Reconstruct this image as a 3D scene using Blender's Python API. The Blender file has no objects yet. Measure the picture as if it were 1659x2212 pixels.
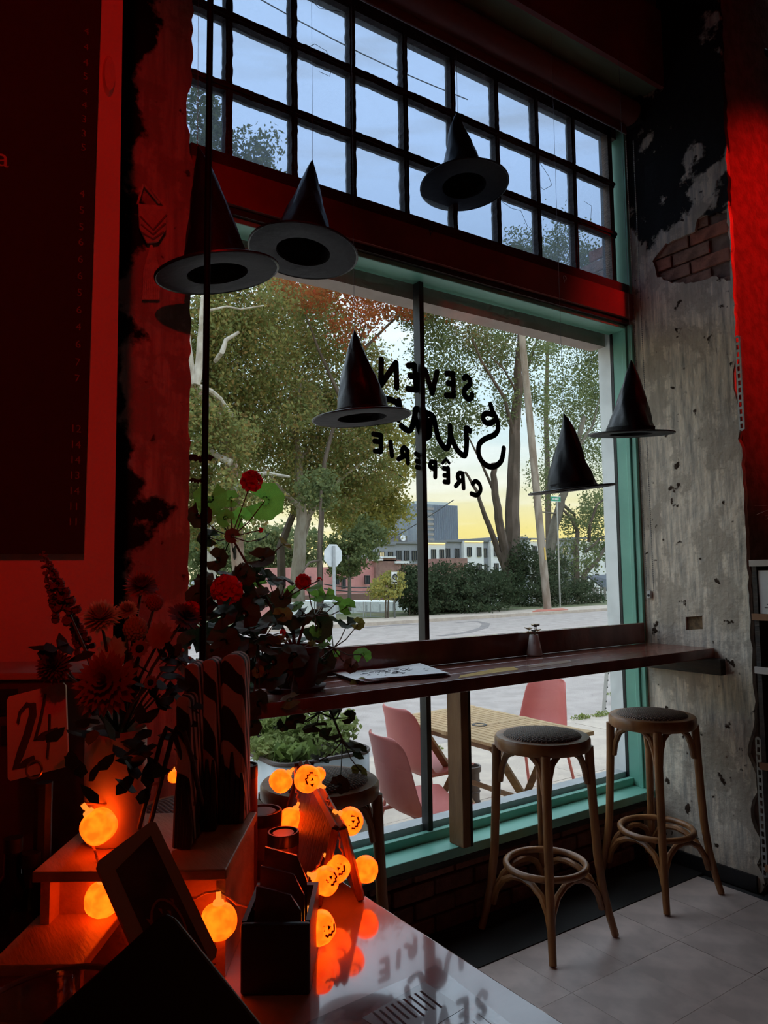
import bpy, bmesh, math, random
import numpy as np
from mathutils import Vector, Matrix, Euler
random.seed(7); rng = np.random.default_rng(7)
S = bpy.context.scene; COL = S.collection
R_ = math.radians

# ------------------------------------------------------------------ camera
# camera frame solved from the room's own right angles: X runs along the window wall, Y goes out through it, Z is up
CAMR = np.array([[0.8230, -0.0340, -0.5670], [-0.5680, -0.0730, -0.8200], [-0.0130, 0.9970, -0.0790]])
_u, _s, _v = np.linalg.svd(CAMR); CAMR = _u @ _v
FPX, PX, PY, CZ = 1600.0, 829.5, 1106.0, 1.45
CAM = np.array([0.0, 0.0, CZ])
cd = bpy.data.cameras.new('camera'); cam = bpy.data.objects.new('camera', cd); COL.objects.link(cam)
cd.sensor_fit = 'VERTICAL'; cd.sensor_height = 36.0; cd.lens = FPX / 2212 * 36.0
cd.clip_start = 0.02; cd.clip_end = 3000
cam.matrix_world = Matrix.Translation((0, 0, CZ)) @ Matrix([list(r) for r in CAMR]).to_4x4()
S.camera = cam
S.view_settings.view_transform = 'Standard'; S.view_settings.look = 'None'
S.view_settings.gamma = 1.0; S.view_settings.use_curve_mapping = False
S.view_settings.exposure = 0.42
S.cycles.max_bounces = 6; S.cycles.diffuse_bounces = 3; S.cycles.glossy_bounces = 3; S.cycles.transparent_max_bounces = 14; S.cycles.adaptive_threshold = .05; S.cycles.adaptive_min_samples = 12
S.cycles.sample_clamp_indirect = 4.0

# ------------------------------------------------------------------ world: dusk sky
W = bpy.data.worlds.new('dusk'); S.world = W; W.use_nodes = True
nt = W.node_tree; nt.nodes.clear()
def nd(t, k, **kw):
    n = t.nodes.new(k)
    for a, b in kw.items(): setattr(n, a, b)
    return n
tc = nd(nt, 'ShaderNodeTexCoord'); sx = nd(nt, 'ShaderNodeSeparateXYZ'); nt.links.new(tc.outputs['Generated'], sx.inputs[0])
rp = nd(nt, 'ShaderNodeValToRGB'); nt.links.new(sx.outputs[2], rp.inputs[0])
el = rp.color_ramp.elements
stops = [(0.0, (.36, .28, .10)), (.05, (.40, .335, .125)), (.09, (.37, .345, .215)), (.15, (.31, .355, .355)), (.22, (.29, .37, .43)), (.35, (.42, .51, .61)), (.5, (.62, .74, .90)), (1.0, (.74, .86, 1.0))]
el[0].position, el[0].color = stops[0][0], (*stops[0][1], 1); el[1].position, el[1].color = stops[-1][0], (*stops[-1][1], 1)
for p, c in stops[1:-1]:
    e = el.new(p); e.color = (*c, 1)
mp = nd(nt, 'ShaderNodeMapping'); mp.inputs['Scale'].default_value = (1.6, 1.6, 14); nt.links.new(tc.outputs['Generated'], mp.inputs[0])
nz = nd(nt, 'ShaderNodeTexNoise'); nz.inputs['Scale'].default_value = 2.2; nz.inputs['Detail'].default_value = 6; nt.links.new(mp.outputs[0], nz.inputs['Vector'])
cr = nd(nt, 'ShaderNodeValToRGB'); cr.color_ramp.elements[0].position = .48; cr.color_ramp.elements[1].position = .68; nt.links.new(nz.outputs[0], cr.inputs[0])
mx = nd(nt, 'ShaderNodeMix', data_type='RGBA'); mx.inputs[7].default_value = (.44, .44, .43, 1)
ml = nd(nt, 'ShaderNodeMath', operation='MULTIPLY'); ml.inputs[1].default_value = .55; nt.links.new(cr.outputs[0], ml.inputs[0])
nt.links.new(ml.outputs[0], mx.inputs[0]); nt.links.new(rp.outputs[0], mx.inputs[6])
bg = nd(nt, 'ShaderNodeBackground'); bg.inputs['Strength'].default_value = 2.1
wo = nd(nt, 'ShaderNodeOutputWorld'); nt.links.new(mx.outputs[2], bg.inputs[0]); nt.links.new(bg.outputs[0], wo.inputs[0])

# ------------------------------------------------------------------ room lamps (red bulbs of the cafe, behind and beside the viewer)
def lamp(name, loc, col, watts, rad):
    l = bpy.data.lights.new(name, 'POINT'); l.color = col; l.energy = watts; l.shadow_soft_size = rad
    o = bpy.data.objects.new(name, l); COL.objects.link(o); o.location = loc; return o
def spot(name, loc, aim, col, watts, ang, rad=.05, blend=.6):
    l = bpy.data.lights.new(name, 'SPOT'); l.color = col; l.energy = watts; l.shadow_soft_size = rad; l.spot_size = R_(ang); l.spot_blend = blend
    o = bpy.data.objects.new(name, l); COL.objects.link(o); o.location = loc; o.rotation_euler = (Vector(aim) - Vector(loc)).to_track_quat('-Z', 'Y').to_euler(); return o
RED = (1, .004, .002)
spot('red_track_lamp_left', (-.5, -1.3, 3.2), (-.15, 1.7, 2.3), RED, 88, 52, blend=.75)
spot('red_niche_lamp', (3.56, .2, 3.9), (3.78, 1.6, 3.1), RED, 95, 54, blend=.7)
lamp('red_ceiling_bulb', (-1.2, -2.6, 3.6), RED, 4.5, .08)
lamp('amber_fill_lamp', (.05, .5, 2.0), (1, .30, .08), .4, .05)  # unseen amber lamp, added to warm the bouquet

# ------------------------------------------------------------------ helpers: where a sight line meets a plane of the place
def ray(x, y):
    v = CAMR @ np.array([x - PX, -(y - PY), -FPX]); return v
def onZ(x, y, z=0.0):
    r = ray(x, y); return Vector(CAM + r * (z - CZ) / r[2])
def onY(x, y, Y):
    r = ray(x, y); return Vector(CAM + r * Y / r[1])
def onX(x, y, X):
    r = ray(x, y); return Vector(CAM + r * X / r[0])
def deep(x, y, d):
    r = ray(x, y); return Vector(CAM + r * d / FPX)
FW = Vector((.5697, .8219, 0)); RT = Vector((.8219, -.5697, 0))
def plan(d, s, z):          # d metres ahead of the viewer, s metres to the side
    p = FW * d + RT * s; return Vector((p.x, p.y, z))

# ------------------------------------------------------------------ materials
MATS = {}
def mat(name, col, rough=.6, col2=None, sc=8.0, stretch=(1, 1, 1), mixlo=.4, mixhi=.6, bump=0.0, bsc=40.0, metal=0.0, spec=.5, emit=None, es=1.0, coat=0.0, det=4.0, bstretch=None, trans=0.0):
    if name in MATS: return MATS[name]
    m = bpy.data.materials.new(name); m.use_nodes = True; t = m.node_tree; t.nodes.clear()
    out = nd(t, 'ShaderNodeOutputMaterial'); b = nd(t, 'ShaderNodeBsdfPrincipled'); t.links.new(b.outputs[0], out.inputs[0])
    b.inputs['Base Color'].default_value = (*col, 1); b.inputs['Roughness'].default_value = rough; b.inputs['Metallic'].default_value = metal
    b.inputs['Specular IOR Level'].default_value = spec; b.inputs['Coat Weight'].default_value = coat
    c = nd(t, 'ShaderNodeTexCoord')
    n = nd(t, 'ShaderNodeTexNoise'); n.inputs['Scale'].default_value = sc; n.inputs['Detail'].default_value = det
    mpp = nd(t, 'ShaderNodeMapping'); mpp.inputs['Scale'].default_value = stretch
    t.links.new(c.outputs['Object'], mpp.inputs[0]); t.links.new(mpp.outputs[0], n.inputs['Vector'])
    c2 = col2 if col2 else tuple(v * .86 for v in col)
    r = nd(t, 'ShaderNodeValToRGB'); r.color_ramp.elements[0].position = mixlo; r.color_ramp.elements[1].position = mixhi
    r.color_ramp.elements[0].color = (*col, 1); r.color_ramp.elements[1].color = (*c2, 1)
    t.links.new(n.outputs[0], r.inputs[0]); t.links.new(r.outputs[0], b.inputs['Base Color'])
    if bump:
        n2 = nd(t, 'ShaderNodeTexNoise'); n2.inputs['Scale'].default_value = bsc; n2.inputs['Detail'].default_value = 5
        mp2 = nd(t, 'ShaderNodeMapping'); mp2.inputs['Scale'].default_value = bstretch or stretch
        t.links.new(c.outputs['Object'], mp2.inputs[0]); t.links.new(mp2.outputs[0], n2.inputs['Vector'])
        bm_ = nd(t, 'ShaderNodeBump'); bm_.inputs['Strength'].default_value = bump; bm_.inputs['Distance'].default_value = .01
        t.links.new(n2.outputs[0], bm_.inputs['Height']); t.links.new(bm_.outputs[0], b.inputs['Normal'])
    if emit:
        b.inputs['Emission Color'].default_value = (*emit, 1); b.inputs['Emission Strength'].default_value = es
    if trans:
        tr = nd(t, 'ShaderNodeBsdfTranslucent'); ms = nd(t, 'ShaderNodeMixShader'); ms.inputs[0].default_value = trans
        t.links.new(r.outputs[0], tr.inputs[0]); t.links.new(b.outputs[0], ms.inputs[1]); t.links.new(tr.outputs[0], ms.inputs[2]); t.links.new(ms.outputs[0], out.inputs[0])
    MATS[name] = m; return m
def glass(name, tint, f0=.035, rough=0.0, dust=0.0, dustcol=(.6, .65, .7)):
    m = bpy.data.materials.new(name); m.use_nodes = True; t = m.node_tree; t.nodes.clear()
    out = nd(t, 'ShaderNodeOutputMaterial'); tr = nd(t, 'ShaderNodeBsdfTransparent'); tr.inputs[0].default_value = (*tint, 1)
    g = nd(t, 'ShaderNodeBsdfGlossy'); g.inputs['Roughness'].default_value = rough
    lw = nd(t, 'ShaderNodeLayerWeight'); lw.inputs[0].default_value = .5
    pw = nd(t, 'ShaderNodeMath', operation='POWER'); pw.inputs[1].default_value = 5; t.links.new(lw.outputs['Facing'], pw.inputs[0])
    fr = nd(t, 'ShaderNodeMath', operation='MULTIPLY_ADD'); fr.inputs[1].default_value = .96; fr.inputs[2].default_value = f0; t.links.new(pw.outputs[0], fr.inputs[0])
    ms = nd(t, 'ShaderNodeMixShader'); t.links.new(fr.outputs[0], ms.inputs[0]); t.links.new(tr.outputs[0], ms.inputs[1]); t.links.new(g.outputs[0], ms.inputs[2])
    last = ms
    if dust:
        c = nd(t, 'ShaderNodeTexCoord'); n = nd(t, 'ShaderNodeTexNoise'); n.inputs['Scale'].default_value = 5; n.inputs['Detail'].default_value = 8
        t.links.new(c.outputs['Object'], n.inputs['Vector'])
        r = nd(t, 'ShaderNodeValToRGB'); r.color_ramp.elements[0].position = .35; r.color_ramp.elements[1].position = .75
        r.color_ramp.elements[0].color = (dust * .5,) * 3 + (1,); r.color_ramp.elements[1].color = (dust,) * 3 + (1,)
        t.links.new(n.outputs[0], r.inputs[0])
        d = nd(t, 'ShaderNodeBsdfTranslucent'); d.inputs[0].default_value = (*dustcol, 1)
        m2 = nd(t, 'ShaderNodeMixShader'); t.links.new(r.outputs[0], m2.inputs[0]); t.links.new(ms.outputs[0], m2.inputs[1]); t.links.new(d.outputs[0], m2.inputs[2]); last = m2
    t.links.new(last.outputs[0], out.inputs[0]); MATS[name] = m; return m
def leafmat(name, cols, trans=.45, rough=.6):
    m = bpy.data.materials.new(name); m.use_nodes = True; t = m.node_tree; t.nodes.clear()
    out = nd(t, 'ShaderNodeOutputMaterial'); g = nd(t, 'ShaderNodeNewGeometry'); r = nd(t, 'ShaderNodeValToRGB')
    e = r.color_ramp.elements; e[0].position = 0; e[0].color = (*cols[0], 1); e[1].position = 1; e[1].color = (*cols[-1], 1)
    for i, c in enumerate(cols[1:-1]):
        q = e.new((i + 1) / (len(cols) - 1)); q.color = (*c, 1)
    t.links.new(g.outputs['Random Per Island'], r.inputs[0])
    d = nd(t, 'ShaderNodeBsdfDiffuse'); tr = nd(t, 'ShaderNodeBsdfTranslucent'); ms = nd(t, 'ShaderNodeMixShader'); ms.inputs[0].default_value = trans
    t.links.new(r.outputs[0], d.inputs[0]); t.links.new(r.outputs[0], tr.inputs[0]); t.links.new(d.outputs[0], ms.inputs[1]); t.links.new(tr.outputs[0], ms.inputs[2]); t.links.new(ms.outputs[0], out.inputs[0])
    MATS[name] = m; return m

# ------------------------------------------------------------------ mesh builder
class MB:
    def __init__(s): s.V = []; s.F = []
    def add(s, vs, fs):
        o = len(s.V); s.V.extend([tuple(v) for v in vs]); s.F.extend([tuple(i + o for i in f) for f in fs]); return s
    def box(s, c, d, rot=None):
        hx, hy, hz = d[0] / 2, d[1] / 2, d[2] / 2; c = Vector(c)
        vs = [Vector((x, y, z)) for z in (-hz, hz) for y in (-hy, hy) for x in (-hx, hx)]
        if rot is not None: vs = [rot @ v for v in vs]
        return s.add([v + c for v in vs], [(0, 2, 3, 1), (4, 5, 7, 6), (0, 1, 5, 4), (2, 6, 7, 3), (0, 4, 6, 2), (1, 3, 7, 5)])
    def lohi(s, a, b):
        return s.box([(a[i] + b[i]) / 2 for i in range(3)], [abs(b[i] - a[i]) for i in range(3)])
    def tube(s, pts, r, n=8, closed=False, flat=None):
        pts = [Vector(p) for p in pts]; k = len(pts); rs = r if isinstance(r, (list, tuple)) else [r] * k
        up = None; rings = []
        for i, p in enumerate(pts):
            a = pts[(i - 1) % k] if (closed or i) else p; b = pts[(i + 1) % k] if (closed or i < k - 1) else p
            t = (b - a).normalized() if (b - a).length > 1e-9 else Vector((0, 0, 1))
            if up is None:
                up = Vector((0, 0, 1)) if abs(t.z) < .9 else Vector((1, 0, 0))
            u = (up - t * up.dot(t))
            u = u.normalized() if u.length > 1e-6 else t.orthogonal().normalized()
            w = t.cross(u); up = u
            fu = flat if flat else 1.0
            rings.append([p + (u * math.cos(q) * fu + w * math.sin(q)) * rs[i] for q in (2 * math.pi * j / n for j in range(n))])
        vs = [v for rg in rings for v in rg]; fs = []
        m = k if closed else k - 1
        for i in range(m):
            i2 = (i + 1) % k
            for j in range(n):
                j2 = (j + 1) % n; fs.append((i * n + j, i * n + j2, i2 * n + j2, i2 * n + j))
        if not closed: fs += [tuple(range(n))[::-1], tuple((k - 1) * n + j for j in range(n))]
        return s.add(vs, fs)
    def lathe(s, prof, n=24, M=None, close=False, wob=None, cap=True):
        vs = []; fs = []; k = len(prof)
        for i, (r, z) in enumerate(prof):
            for j in range(n):
                q = 2 * math.pi * j / n; rr = r * (wob(q, i) if wob else 1)
                vs.append(Vector((rr * math.cos(q), rr * math.sin(q), z)))
        for i in range(k - 1 if not close else k):
            i2 = (i + 1) % k
            for j in range(n):
                j2 = (j + 1) % n; fs.append((i * n + j, i * n + j2, i2 * n + j2, i2 * n + j))
        if not close and cap:
            if prof[0][0] > 1e-5: fs.append(tuple(range(n))[::-1])
            if prof[-1][0] > 1e-5: fs.append(tuple((k - 1) * n + j for j in range(n)))
        if M is not None: vs = [M @ v for v in vs]
        return s.add(vs, fs)
    def ell(s, c, r, nu=12, nv=8, M=None):
        if not isinstance(r, (tuple, list)): r = (r, r, r)
        prof = [(max(1e-6, math.sin(math.pi * i / nv)), -math.cos(math.pi * i / nv)) for i in range(nv + 1)]
        T = Matrix.Translation(Vector(c)) @ (M.to_4x4() if M else Matrix()) @ Matrix.Diagonal((*r, 1))
        return s.lathe(prof, nu, T)
    def prism(s, poly, t, M=None):
        n = len(poly); vs = [Vector((p[0], p[1], 0)) for p in poly] + [Vector((p[0], p[1], t)) for p in poly]
        if M is not None: vs = [M @ v for v in vs]
        fs = [tuple(range(n))[::-1], tuple(range(n, 2 * n))] + [(i, (i + 1) % n, n + (i + 1) % n, n + i) for i in range(n)]
        return s.add(vs, fs)
    def build(s, name, m, parent=None, smooth=False, origin=None, bevel=0.0, solid=0.0, angle=40):
        V = [Vector(v) for v in s.V]
        if parent is not None:
            o0 = Vector((0, 0, 0)); q = parent
            while q is not None: o0 += q.location; q = q.parent
            off = o0
        elif origin is not None: off = Vector(origin)
        else:
            a = np.array([tuple(v) for v in V]); lo, hi = a.min(0), a.max(0); off = Vector(((lo[0] + hi[0]) / 2, (lo[1] + hi[1]) / 2, lo[2]))
        me = bpy.data.meshes.new(name); me.from_pydata([tuple(v - off) for v in V], [], s.F)
        if smooth:
            me.polygons.foreach_set('use_smooth', [True] * len(me.polygons)); me.set_sharp_from_angle(angle=R_(angle))
        me.update()
        o = bpy.data.objects.new(name, me); COL.objects.link(o); me.materials.append(m)
        if parent is not None: o.parent = parent
        else: o.location = off
        if solid:
            md = o.modifiers.new('thick', 'SOLIDIFY'); md.thickness = solid; md.offset = 0
        if bevel:
            md = o.modifiers.new('bevel', 'BEVEL'); md.width = bevel; md.segments = 2; md.limit_method = 'ANGLE'
        return o
def tag(o, label, cat, group=None, kind=None):
    o['label'] = label; o['category'] = cat
    if group: o['group'] = group
    if kind: o['kind'] = kind
    return o
def struct(o, label=None):
    o['kind'] = 'structure'
    if label: o['label'] = label
    return o
def thing(name, label, cat, loc=(0, 0, 0), group=None):
    o = bpy.data.objects.new(name, None); COL.objects.link(o); o.location = loc; o.empty_display_size = .05
    return tag(o, label, cat, group)
def dup(o, parent=None):
    c = o.copy(); COL.objects.link(c); c.parent = parent
    for ch in list(o.children): dup(ch, c)
    return c
def inst(src, name, parent, M=None):
    c = bpy.data.objects.new(name, src.data); COL.objects.link(c); c.parent = parent
    if M is not None: c.matrix_local = M
    for md in src.modifiers:
        q = c.modifiers.new(md.name, md.type)
        for a in ('width', 'segments', 'limit_method', 'thickness', 'offset'):
            if hasattr(md, a): setattr(q, a, getattr(md, a))
    return c
def rotm(x=0, y=0, z=0): return Euler((R_(x), R_(y), R_(z))).to_matrix()
def text_mesh(body, size, M, m, name, parent, ext=.0006):
    cu = bpy.data.curves.new(name, 'FONT'); cu.body = body; cu.size = size; cu.extrude = ext; cu.align_x = 'CENTER'; cu.align_y = 'CENTER'
    tmp = bpy.data.objects.new('tmp', cu); COL.objects.link(tmp); dg = bpy.context.evaluated_depsgraph_get()
    me = bpy.data.meshes.new_from_object(tmp.evaluated_get(dg)); bpy.data.objects.remove(tmp); me.name = name
    o = bpy.data.objects.new(name, me); COL.objects.link(o); me.materials.clear(); me.materials.append(m)
    if parent is not None:
        o0 = Vector((0, 0, 0)); q = parent
        while q is not None: o0 += q.location; q = q.parent
        o.parent = parent; o.matrix_local = Matrix.Translation(-o0) @ M
    else: o.matrix_world = M
    return o

# ================================================================== STRUCTURE
XW, YG, ZG = 3.30, 2.54, -0.20      # plaster wall, glass plane, pavement level
RX0, RX1, RY0, CEIL = -2.6, 3.78, -4.0, 4.6
O0 = (0, 0, 0)
green = mat('green_paint', (.26, .62, .49), .4, (.20, .52, .41), 3, bump=.08, bsc=30)
darkwood = mat('dark_wood', (.035, .018, .012), .55, (.012, .007, .006), 6, (1, 1, 8), bump=.3, bsc=30)
redpaint = mat('red_paint', (.32, .06, .045), .5, (.25, .045, .035), 4, bump=.1)
palewall = mat('pale_wall_paint', (.52, .46, .43), .5, (.46, .4, .38), 3, bump=.05)
blackpaint = mat('black_paint', (.012, .012, .014), .5, (.02, .018, .018), 5, bump=.1)

def patchy(name, light, dark, bias, sc, zgrad=None, streak=None):
    m = bpy.data.materials.new(name); m.use_nodes = True; t = m.node_tree; t.nodes.clear()
    out = nd(t, 'ShaderNodeOutputMaterial'); b = nd(t, 'ShaderNodeBsdfPrincipled'); b.inputs['Roughness'].default_value = .85; b.inputs['Specular IOR Level'].default_value = .15
    t.links.new(b.outputs[0], out.inputs[0]); c = nd(t, 'ShaderNodeTexCoord')
    n = nd(t, 'ShaderNodeTexNoise'); n.inputs['Scale'].default_value = sc; n.inputs['Detail'].default_value = 9; n.inputs['Roughness'].default_value = .6; t.links.new(c.outputs['Object'], n.inputs['Vector'])
    val = n.outputs[0]
    if zgrad:      # old black paint that starts above a height (zgrad: axis, level, gain)
        s = nd(t, 'ShaderNodeSeparateXYZ'); t.links.new(c.outputs['Object'], s.inputs[0])
        a = nd(t, 'ShaderNodeMath', operation='SUBTRACT'); a.inputs[1].default_value = zgrad[1]; t.links.new(s.outputs[zgrad[0]], a.inputs[0])
        g = nd(t, 'ShaderNodeMath', operation='MULTIPLY', use_clamp=False); g.inputs[1].default_value = zgrad[2]; t.links.new(a.outputs[0], g.inputs[0])
        cl = nd(t, 'ShaderNodeClamp'); cl.inputs[1].default_value = -.3; cl.inputs[2].default_value = .16; t.links.new(g.outputs[0], cl.inputs[0])
        ad = nd(t, 'ShaderNodeMath', operation='ADD'); t.links.new(n.outputs[0], ad.inputs[0]); t.links.new(cl.outputs[0], ad.inputs[1]); val = ad.outputs[0]
    k = nd(t, 'ShaderNodeValToRGB'); k.color_ramp.elements[0].position = bias; k.color_ramp.elements[1].position = bias + .03; t.links.new(val, k.inputs[0])
    mp_ = nd(t, 'ShaderNodeMapping'); mp_.inputs['Scale'].default_value = (13, 13, 1.3); t.links.new(c.outputs['Object'], mp_.inputs[0])
    n2 = nd(t, 'ShaderNodeTexNoise'); n2.inputs['Scale'].default_value = 2.4; n2.inputs['Detail'].default_value = 9; n2.inputs['Roughness'].default_value = .7; t.links.new(mp_.outputs[0], n2.inputs['Vector'])
    r2 = nd(t, 'ShaderNodeValToRGB'); e = r2.color_ramp.elements; e[0].position = .38; e[0].color = (*light, 1); e[1].position = .66; e[1].color = (*(streak or tuple(v * .5 for v in light)), 1); t.links.new(n2.outputs[0], r2.inputs[0])
    n3 = nd(t, 'ShaderNodeTexNoise'); n3.inputs['Scale'].default_value = 3.6; n3.inputs['Detail'].default_value = 10; n3.inputs['Roughness'].default_value = .65; t.links.new(c.outputs['Object'], n3.inputs['Vector'])
    r3 = nd(t, 'ShaderNodeValToRGB'); e = r3.color_ramp.elements; e[0].position = .51; e[0].color = (0, 0, 0, 1); e[1].position = .545; e[1].color = (.75, .75, .75, 1); t.links.new(n3.outputs[0], r3.inputs[0])
    n4 = nd(t, 'ShaderNodeTexNoise'); n4.inputs['Scale'].default_value = 15; n4.inputs['Detail'].default_value = 6; t.links.new(c.outputs['Object'], n4.inputs['Vector'])
    r4 = nd(t, 'ShaderNodeValToRGB'); e = r4.color_ramp.elements; e[0].position = .65; e[0].color = (0, 0, 0, 1); e[1].position = .685; e[1].color = (1, 1, 1, 1); t.links.new(n4.outputs[0], r4.inputs[0])
    x1 = nd(t, 'ShaderNodeMix', data_type='RGBA'); x1.inputs[7].default_value = (*(tuple(v * .5 for v in light)), 1); t.links.new(r3.outputs[0], x1.inputs[0]); t.links.new(r2.outputs[0], x1.inputs[6])
    x2 = nd(t, 'ShaderNodeMix', data_type='RGBA'); x2.inputs[7].default_value = (.05, .03, .02, 1); t.links.new(r4.outputs[0], x2.inputs[0]); t.links.new(x1.outputs[2], x2.inputs[6])
    x3 = nd(t, 'ShaderNodeMix', data_type='RGBA'); x3.inputs[7].default_value = (*dark, 1); t.links.new(k.outputs[0], x3.inputs[0]); t.links.new(x2.outputs[2], x3.inputs[6])
    t.links.new(x3.outputs[2], b.inputs['Base Color'])
    ad2 = nd(t, 'ShaderNodeMath', operation='ADD'); t.links.new(n3.outputs[0], ad2.inputs[0]); t.links.new(n4.outputs[0], ad2.inputs[1])
    ad3 = nd(t, 'ShaderNodeMath', operation='SUBTRACT'); t.links.new(ad2.outputs[0], ad3.inputs[0]); t.links.new(k.outputs[0], ad3.inputs[1])
    bp = nd(t, 'ShaderNodeBump'); bp.inputs['Strength'].default_value = .8; bp.inputs['Distance'].default_value = .012; t.links.new(ad3.outputs[0], bp.inputs['Height']); t.links.new(bp.outputs[0], b.inputs['Normal'])
    MATS[name] = m; return m
plaster = patchy('old_plaster', (.92, .79, .64), (.02, .02, .022), .60, 3.2, (2, 3.0, .32), (.34, .32, .29))
pierplaster = patchy('pier_plaster', (.50, .42, .38), (.008, .008, .01), .56, 2.6, (0, .74, -1.2))
redwallmat = patchy('red_wall_plaster', (.55, .36, .30), (.05, .02, .02), .53, 3.0, (2, 3.2, .1))

# floor slab and tiles
fl = struct(MB().lohi((RX0, RY0, -.1), (RX1, 2.5, -.006)).build('floor', mat('floor_slab', (.05, .045, .045), .7), origin=O0))
tilemats = [mat('floor_tile_%d' % i, c, .38, tuple(v * .8 for v in c), 7, bump=.05, bsc=20, spec=.35) for i, c in enumerate([(.80, .63, .57), (.77, .605, .55), (.82, .65, .59)])]
TS = .305
tiles = []
for m in tilemats:
    tiles.append(MB().lohi((-TS / 2 + .0008, -TS / 2 + .0008, -.006), (TS / 2 - .0008, TS / 2 - .0008, 0)).build('tile', m, fl))
first = [True] * 3
for i in range(-3, 6):
    for j in range(10):
        k = random.randrange(3); x = 1.72 + (i + .5) * TS; y = 2.14 - (j + .5) * TS
        if x + TS / 2 > XW + .2 or x < .6: continue
        zt = random.uniform(-.0006, .0006)
        if first[k]: t_ = tiles[k]; first[k] = False; t_.location = (x, y, zt)
        else: t_ = inst(tiles[k], 'tile', fl, Matrix.Translation((x, y, zt)))
struct(MB().lohi((.6, 2.14, -.006), (XW, 2.45, .004)).build('trim_1', mat('black_floor_strip', (.012, .009, .008), .7), origin=O0), 'dark floor strip along the window wall')  # near-black strip laid over the floor beside the window wall

# shell of the room
struct(MB().lohi((RX0, RY0, CEIL), (RX1, 2.6, CEIL + .1)).build('ceiling', mat('ceiling_paint', (.10, .05, .05), .8), origin=O0))
struct(MB().lohi((RX0, RY0 - .1, 0), (RX1, RY0, CEIL)).build('wall_back', mat('back_wall', (.12, .10, .10), .8), origin=O0))
struct(MB().lohi((RX0 - .1, RY0, 0), (RX0, 2.7, CEIL)).build('wall_left', mat('side_wall', (.12, .10, .10), .8), origin=O0))
struct(MB().lohi((RX1, RY0, 0), (RX1 + .1, 1.85, CEIL)).build('wall_right', redwallmat, origin=O0), 'peeling wall of the shelf niche under red light')
# window wall: pier, header, knee wall with bricks
pier = MB()
ys0, ys1 = 2.40, 2.72
edge = [.872]
pts = [(RX0, 0)]; z = 0.0
while z < CEIL:
    base = .868 + (.012 if 2.75 < z < 3.0 else 0) - (.02 if 2.9 < z < 3.12 else 0)
    pts.append((base + random.uniform(-.006, .004), z)); z += .035
pts += [(.87, CEIL), (RX0, CEIL)]
pier.prism(pts, ys1 - ys0, Matrix.Translation((0, ys1, 0)) @ rotm(90).to_4x4())
struct(pier.build('wall_front', pierplaster, origin=O0), 'peeling plaster pier between the windows')
struct(MB().lohi((.87, 2.19, 3.95), (XW, 2.62, CEIL)).lohi((.87, 2.5, 3.83), (XW, 2.56, 3.95)).build('wall_header', mat('header_paint', (.34, .46, .30), .7, (.28, .36, .24), 3), origin=O0), 'bulkhead above the window')
struct(MB().lohi((.87, 2.165, 3.93), (XW, 2.19, 4.35)).build('trim_2', redpaint, origin=O0), 'red board along the bulkhead')
kn = struct(MB().lohi((.87, 2.47, 0), (XW, 2.72, .27)).build('wall_knee', mat('mortar', (.05, .035, .03), .9, bump=.3), origin=O0), 'brick wall under the window')
brickm = [mat('brick_%d' % i, c, .85, tuple(v * .7 for v in c), 25, bump=.5, bsc=60) for i, c in enumerate([(.22, .075, .05), (.17, .055, .04), (.26, .10, .065)])]
def brick_src(m, w, h, d, parent):
    o = MB().box((0, 0, 0), (w, d, h)).build('brick', m, None, origin=O0, bevel=.006); o.parent = parent; return o
bs = [brick_src(m, .2, .062, .05, kn) for m in brickm]; used = [False] * 3
for r in range(4):
    for c in range(13):
        x = .96 + c * .211 + (.105 if r % 2 else 0)
        if x > 3.25: continue
        k = random.randrange(3); M = Matrix.Translation((x, 2.47 - .012 + random.uniform(-.003, .003), .034 + r * .072)) @ rotm(0, random.uniform(-.6, .6), 0).to_4x4()
        if not used[k]: bs[k].matrix_local = M; used[k] = True
        else: inst(bs[k], 'brick', kn, M)
# right hand plaster column: core, bricks, plaster coat with holes broken into it
co = struct(MB().lohi((XW + .03, 1.86, 0), (RX1 + .1, 2.60, CEIL)).build('wall_column', mat('lime_mortar', (.30, .21, .17), .9, (.2, .14, .11), 20, bump=.5), origin=O0), 'brick core of the plastered column')
bs2 = [MB().box((0, 0, 0), (.02, .2, .062)).build('brick', m, None, origin=O0, bevel=.005) for m in [mat('old_brick_%d' % i, c, .9, tuple(v * .6 for v in c), 18, bump=.7, bsc=50) for i, c in enumerate([(.46, .19, .13), (.40, .22, .16), (.50, .18, .12)])]]
for b_ in bs2: b_.parent = co
used = [False] * 3
for r in range(7):
    for c in range(4):
        y = 1.97 + c * .21 + (.1 if r % 2 else 0); zz = 2.80 + r * .070
        k = random.randrange(3); M = Matrix.Translation((XW + .024 + random.uniform(-.003, .003), y, zz))
        if not used[k]: bs2[k].matrix_local = M; used[k] = True
        else: inst(bs2[k], 'brick', co, M)
def jag(poly, step, amp):
    out = []
    for i, a in enumerate(poly):
        b = poly[(i + 1) % len(poly)]; a2 = Vector(a); b2 = Vector(b); L = (b2 - a2).length; n = max(1, int(L / step))
        for q in range(n):
            p = a2.lerp(b2, q / n); out.append((p.x + random.uniform(-amp, amp), p.y + random.uniform(-amp, amp)))
    return out
def yz(x, y):
    p = onX(x, y, XW); return (p.y, p.z)
hole1 = jag([yz(1410, 562), yz(1437, 528), yz(1500, 500), yz(1508, 470), yz(1568, 452), yz(1576, 520), yz(1578, 606), yz(1540, 596), yz(1500, 612), yz(1450, 610), yz(1420, 598)], .02, .005)
hole2 = [yz(1481, 1333), yz(1517, 1330), yz(1518, 1359), yz(1482, 1361)]
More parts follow.
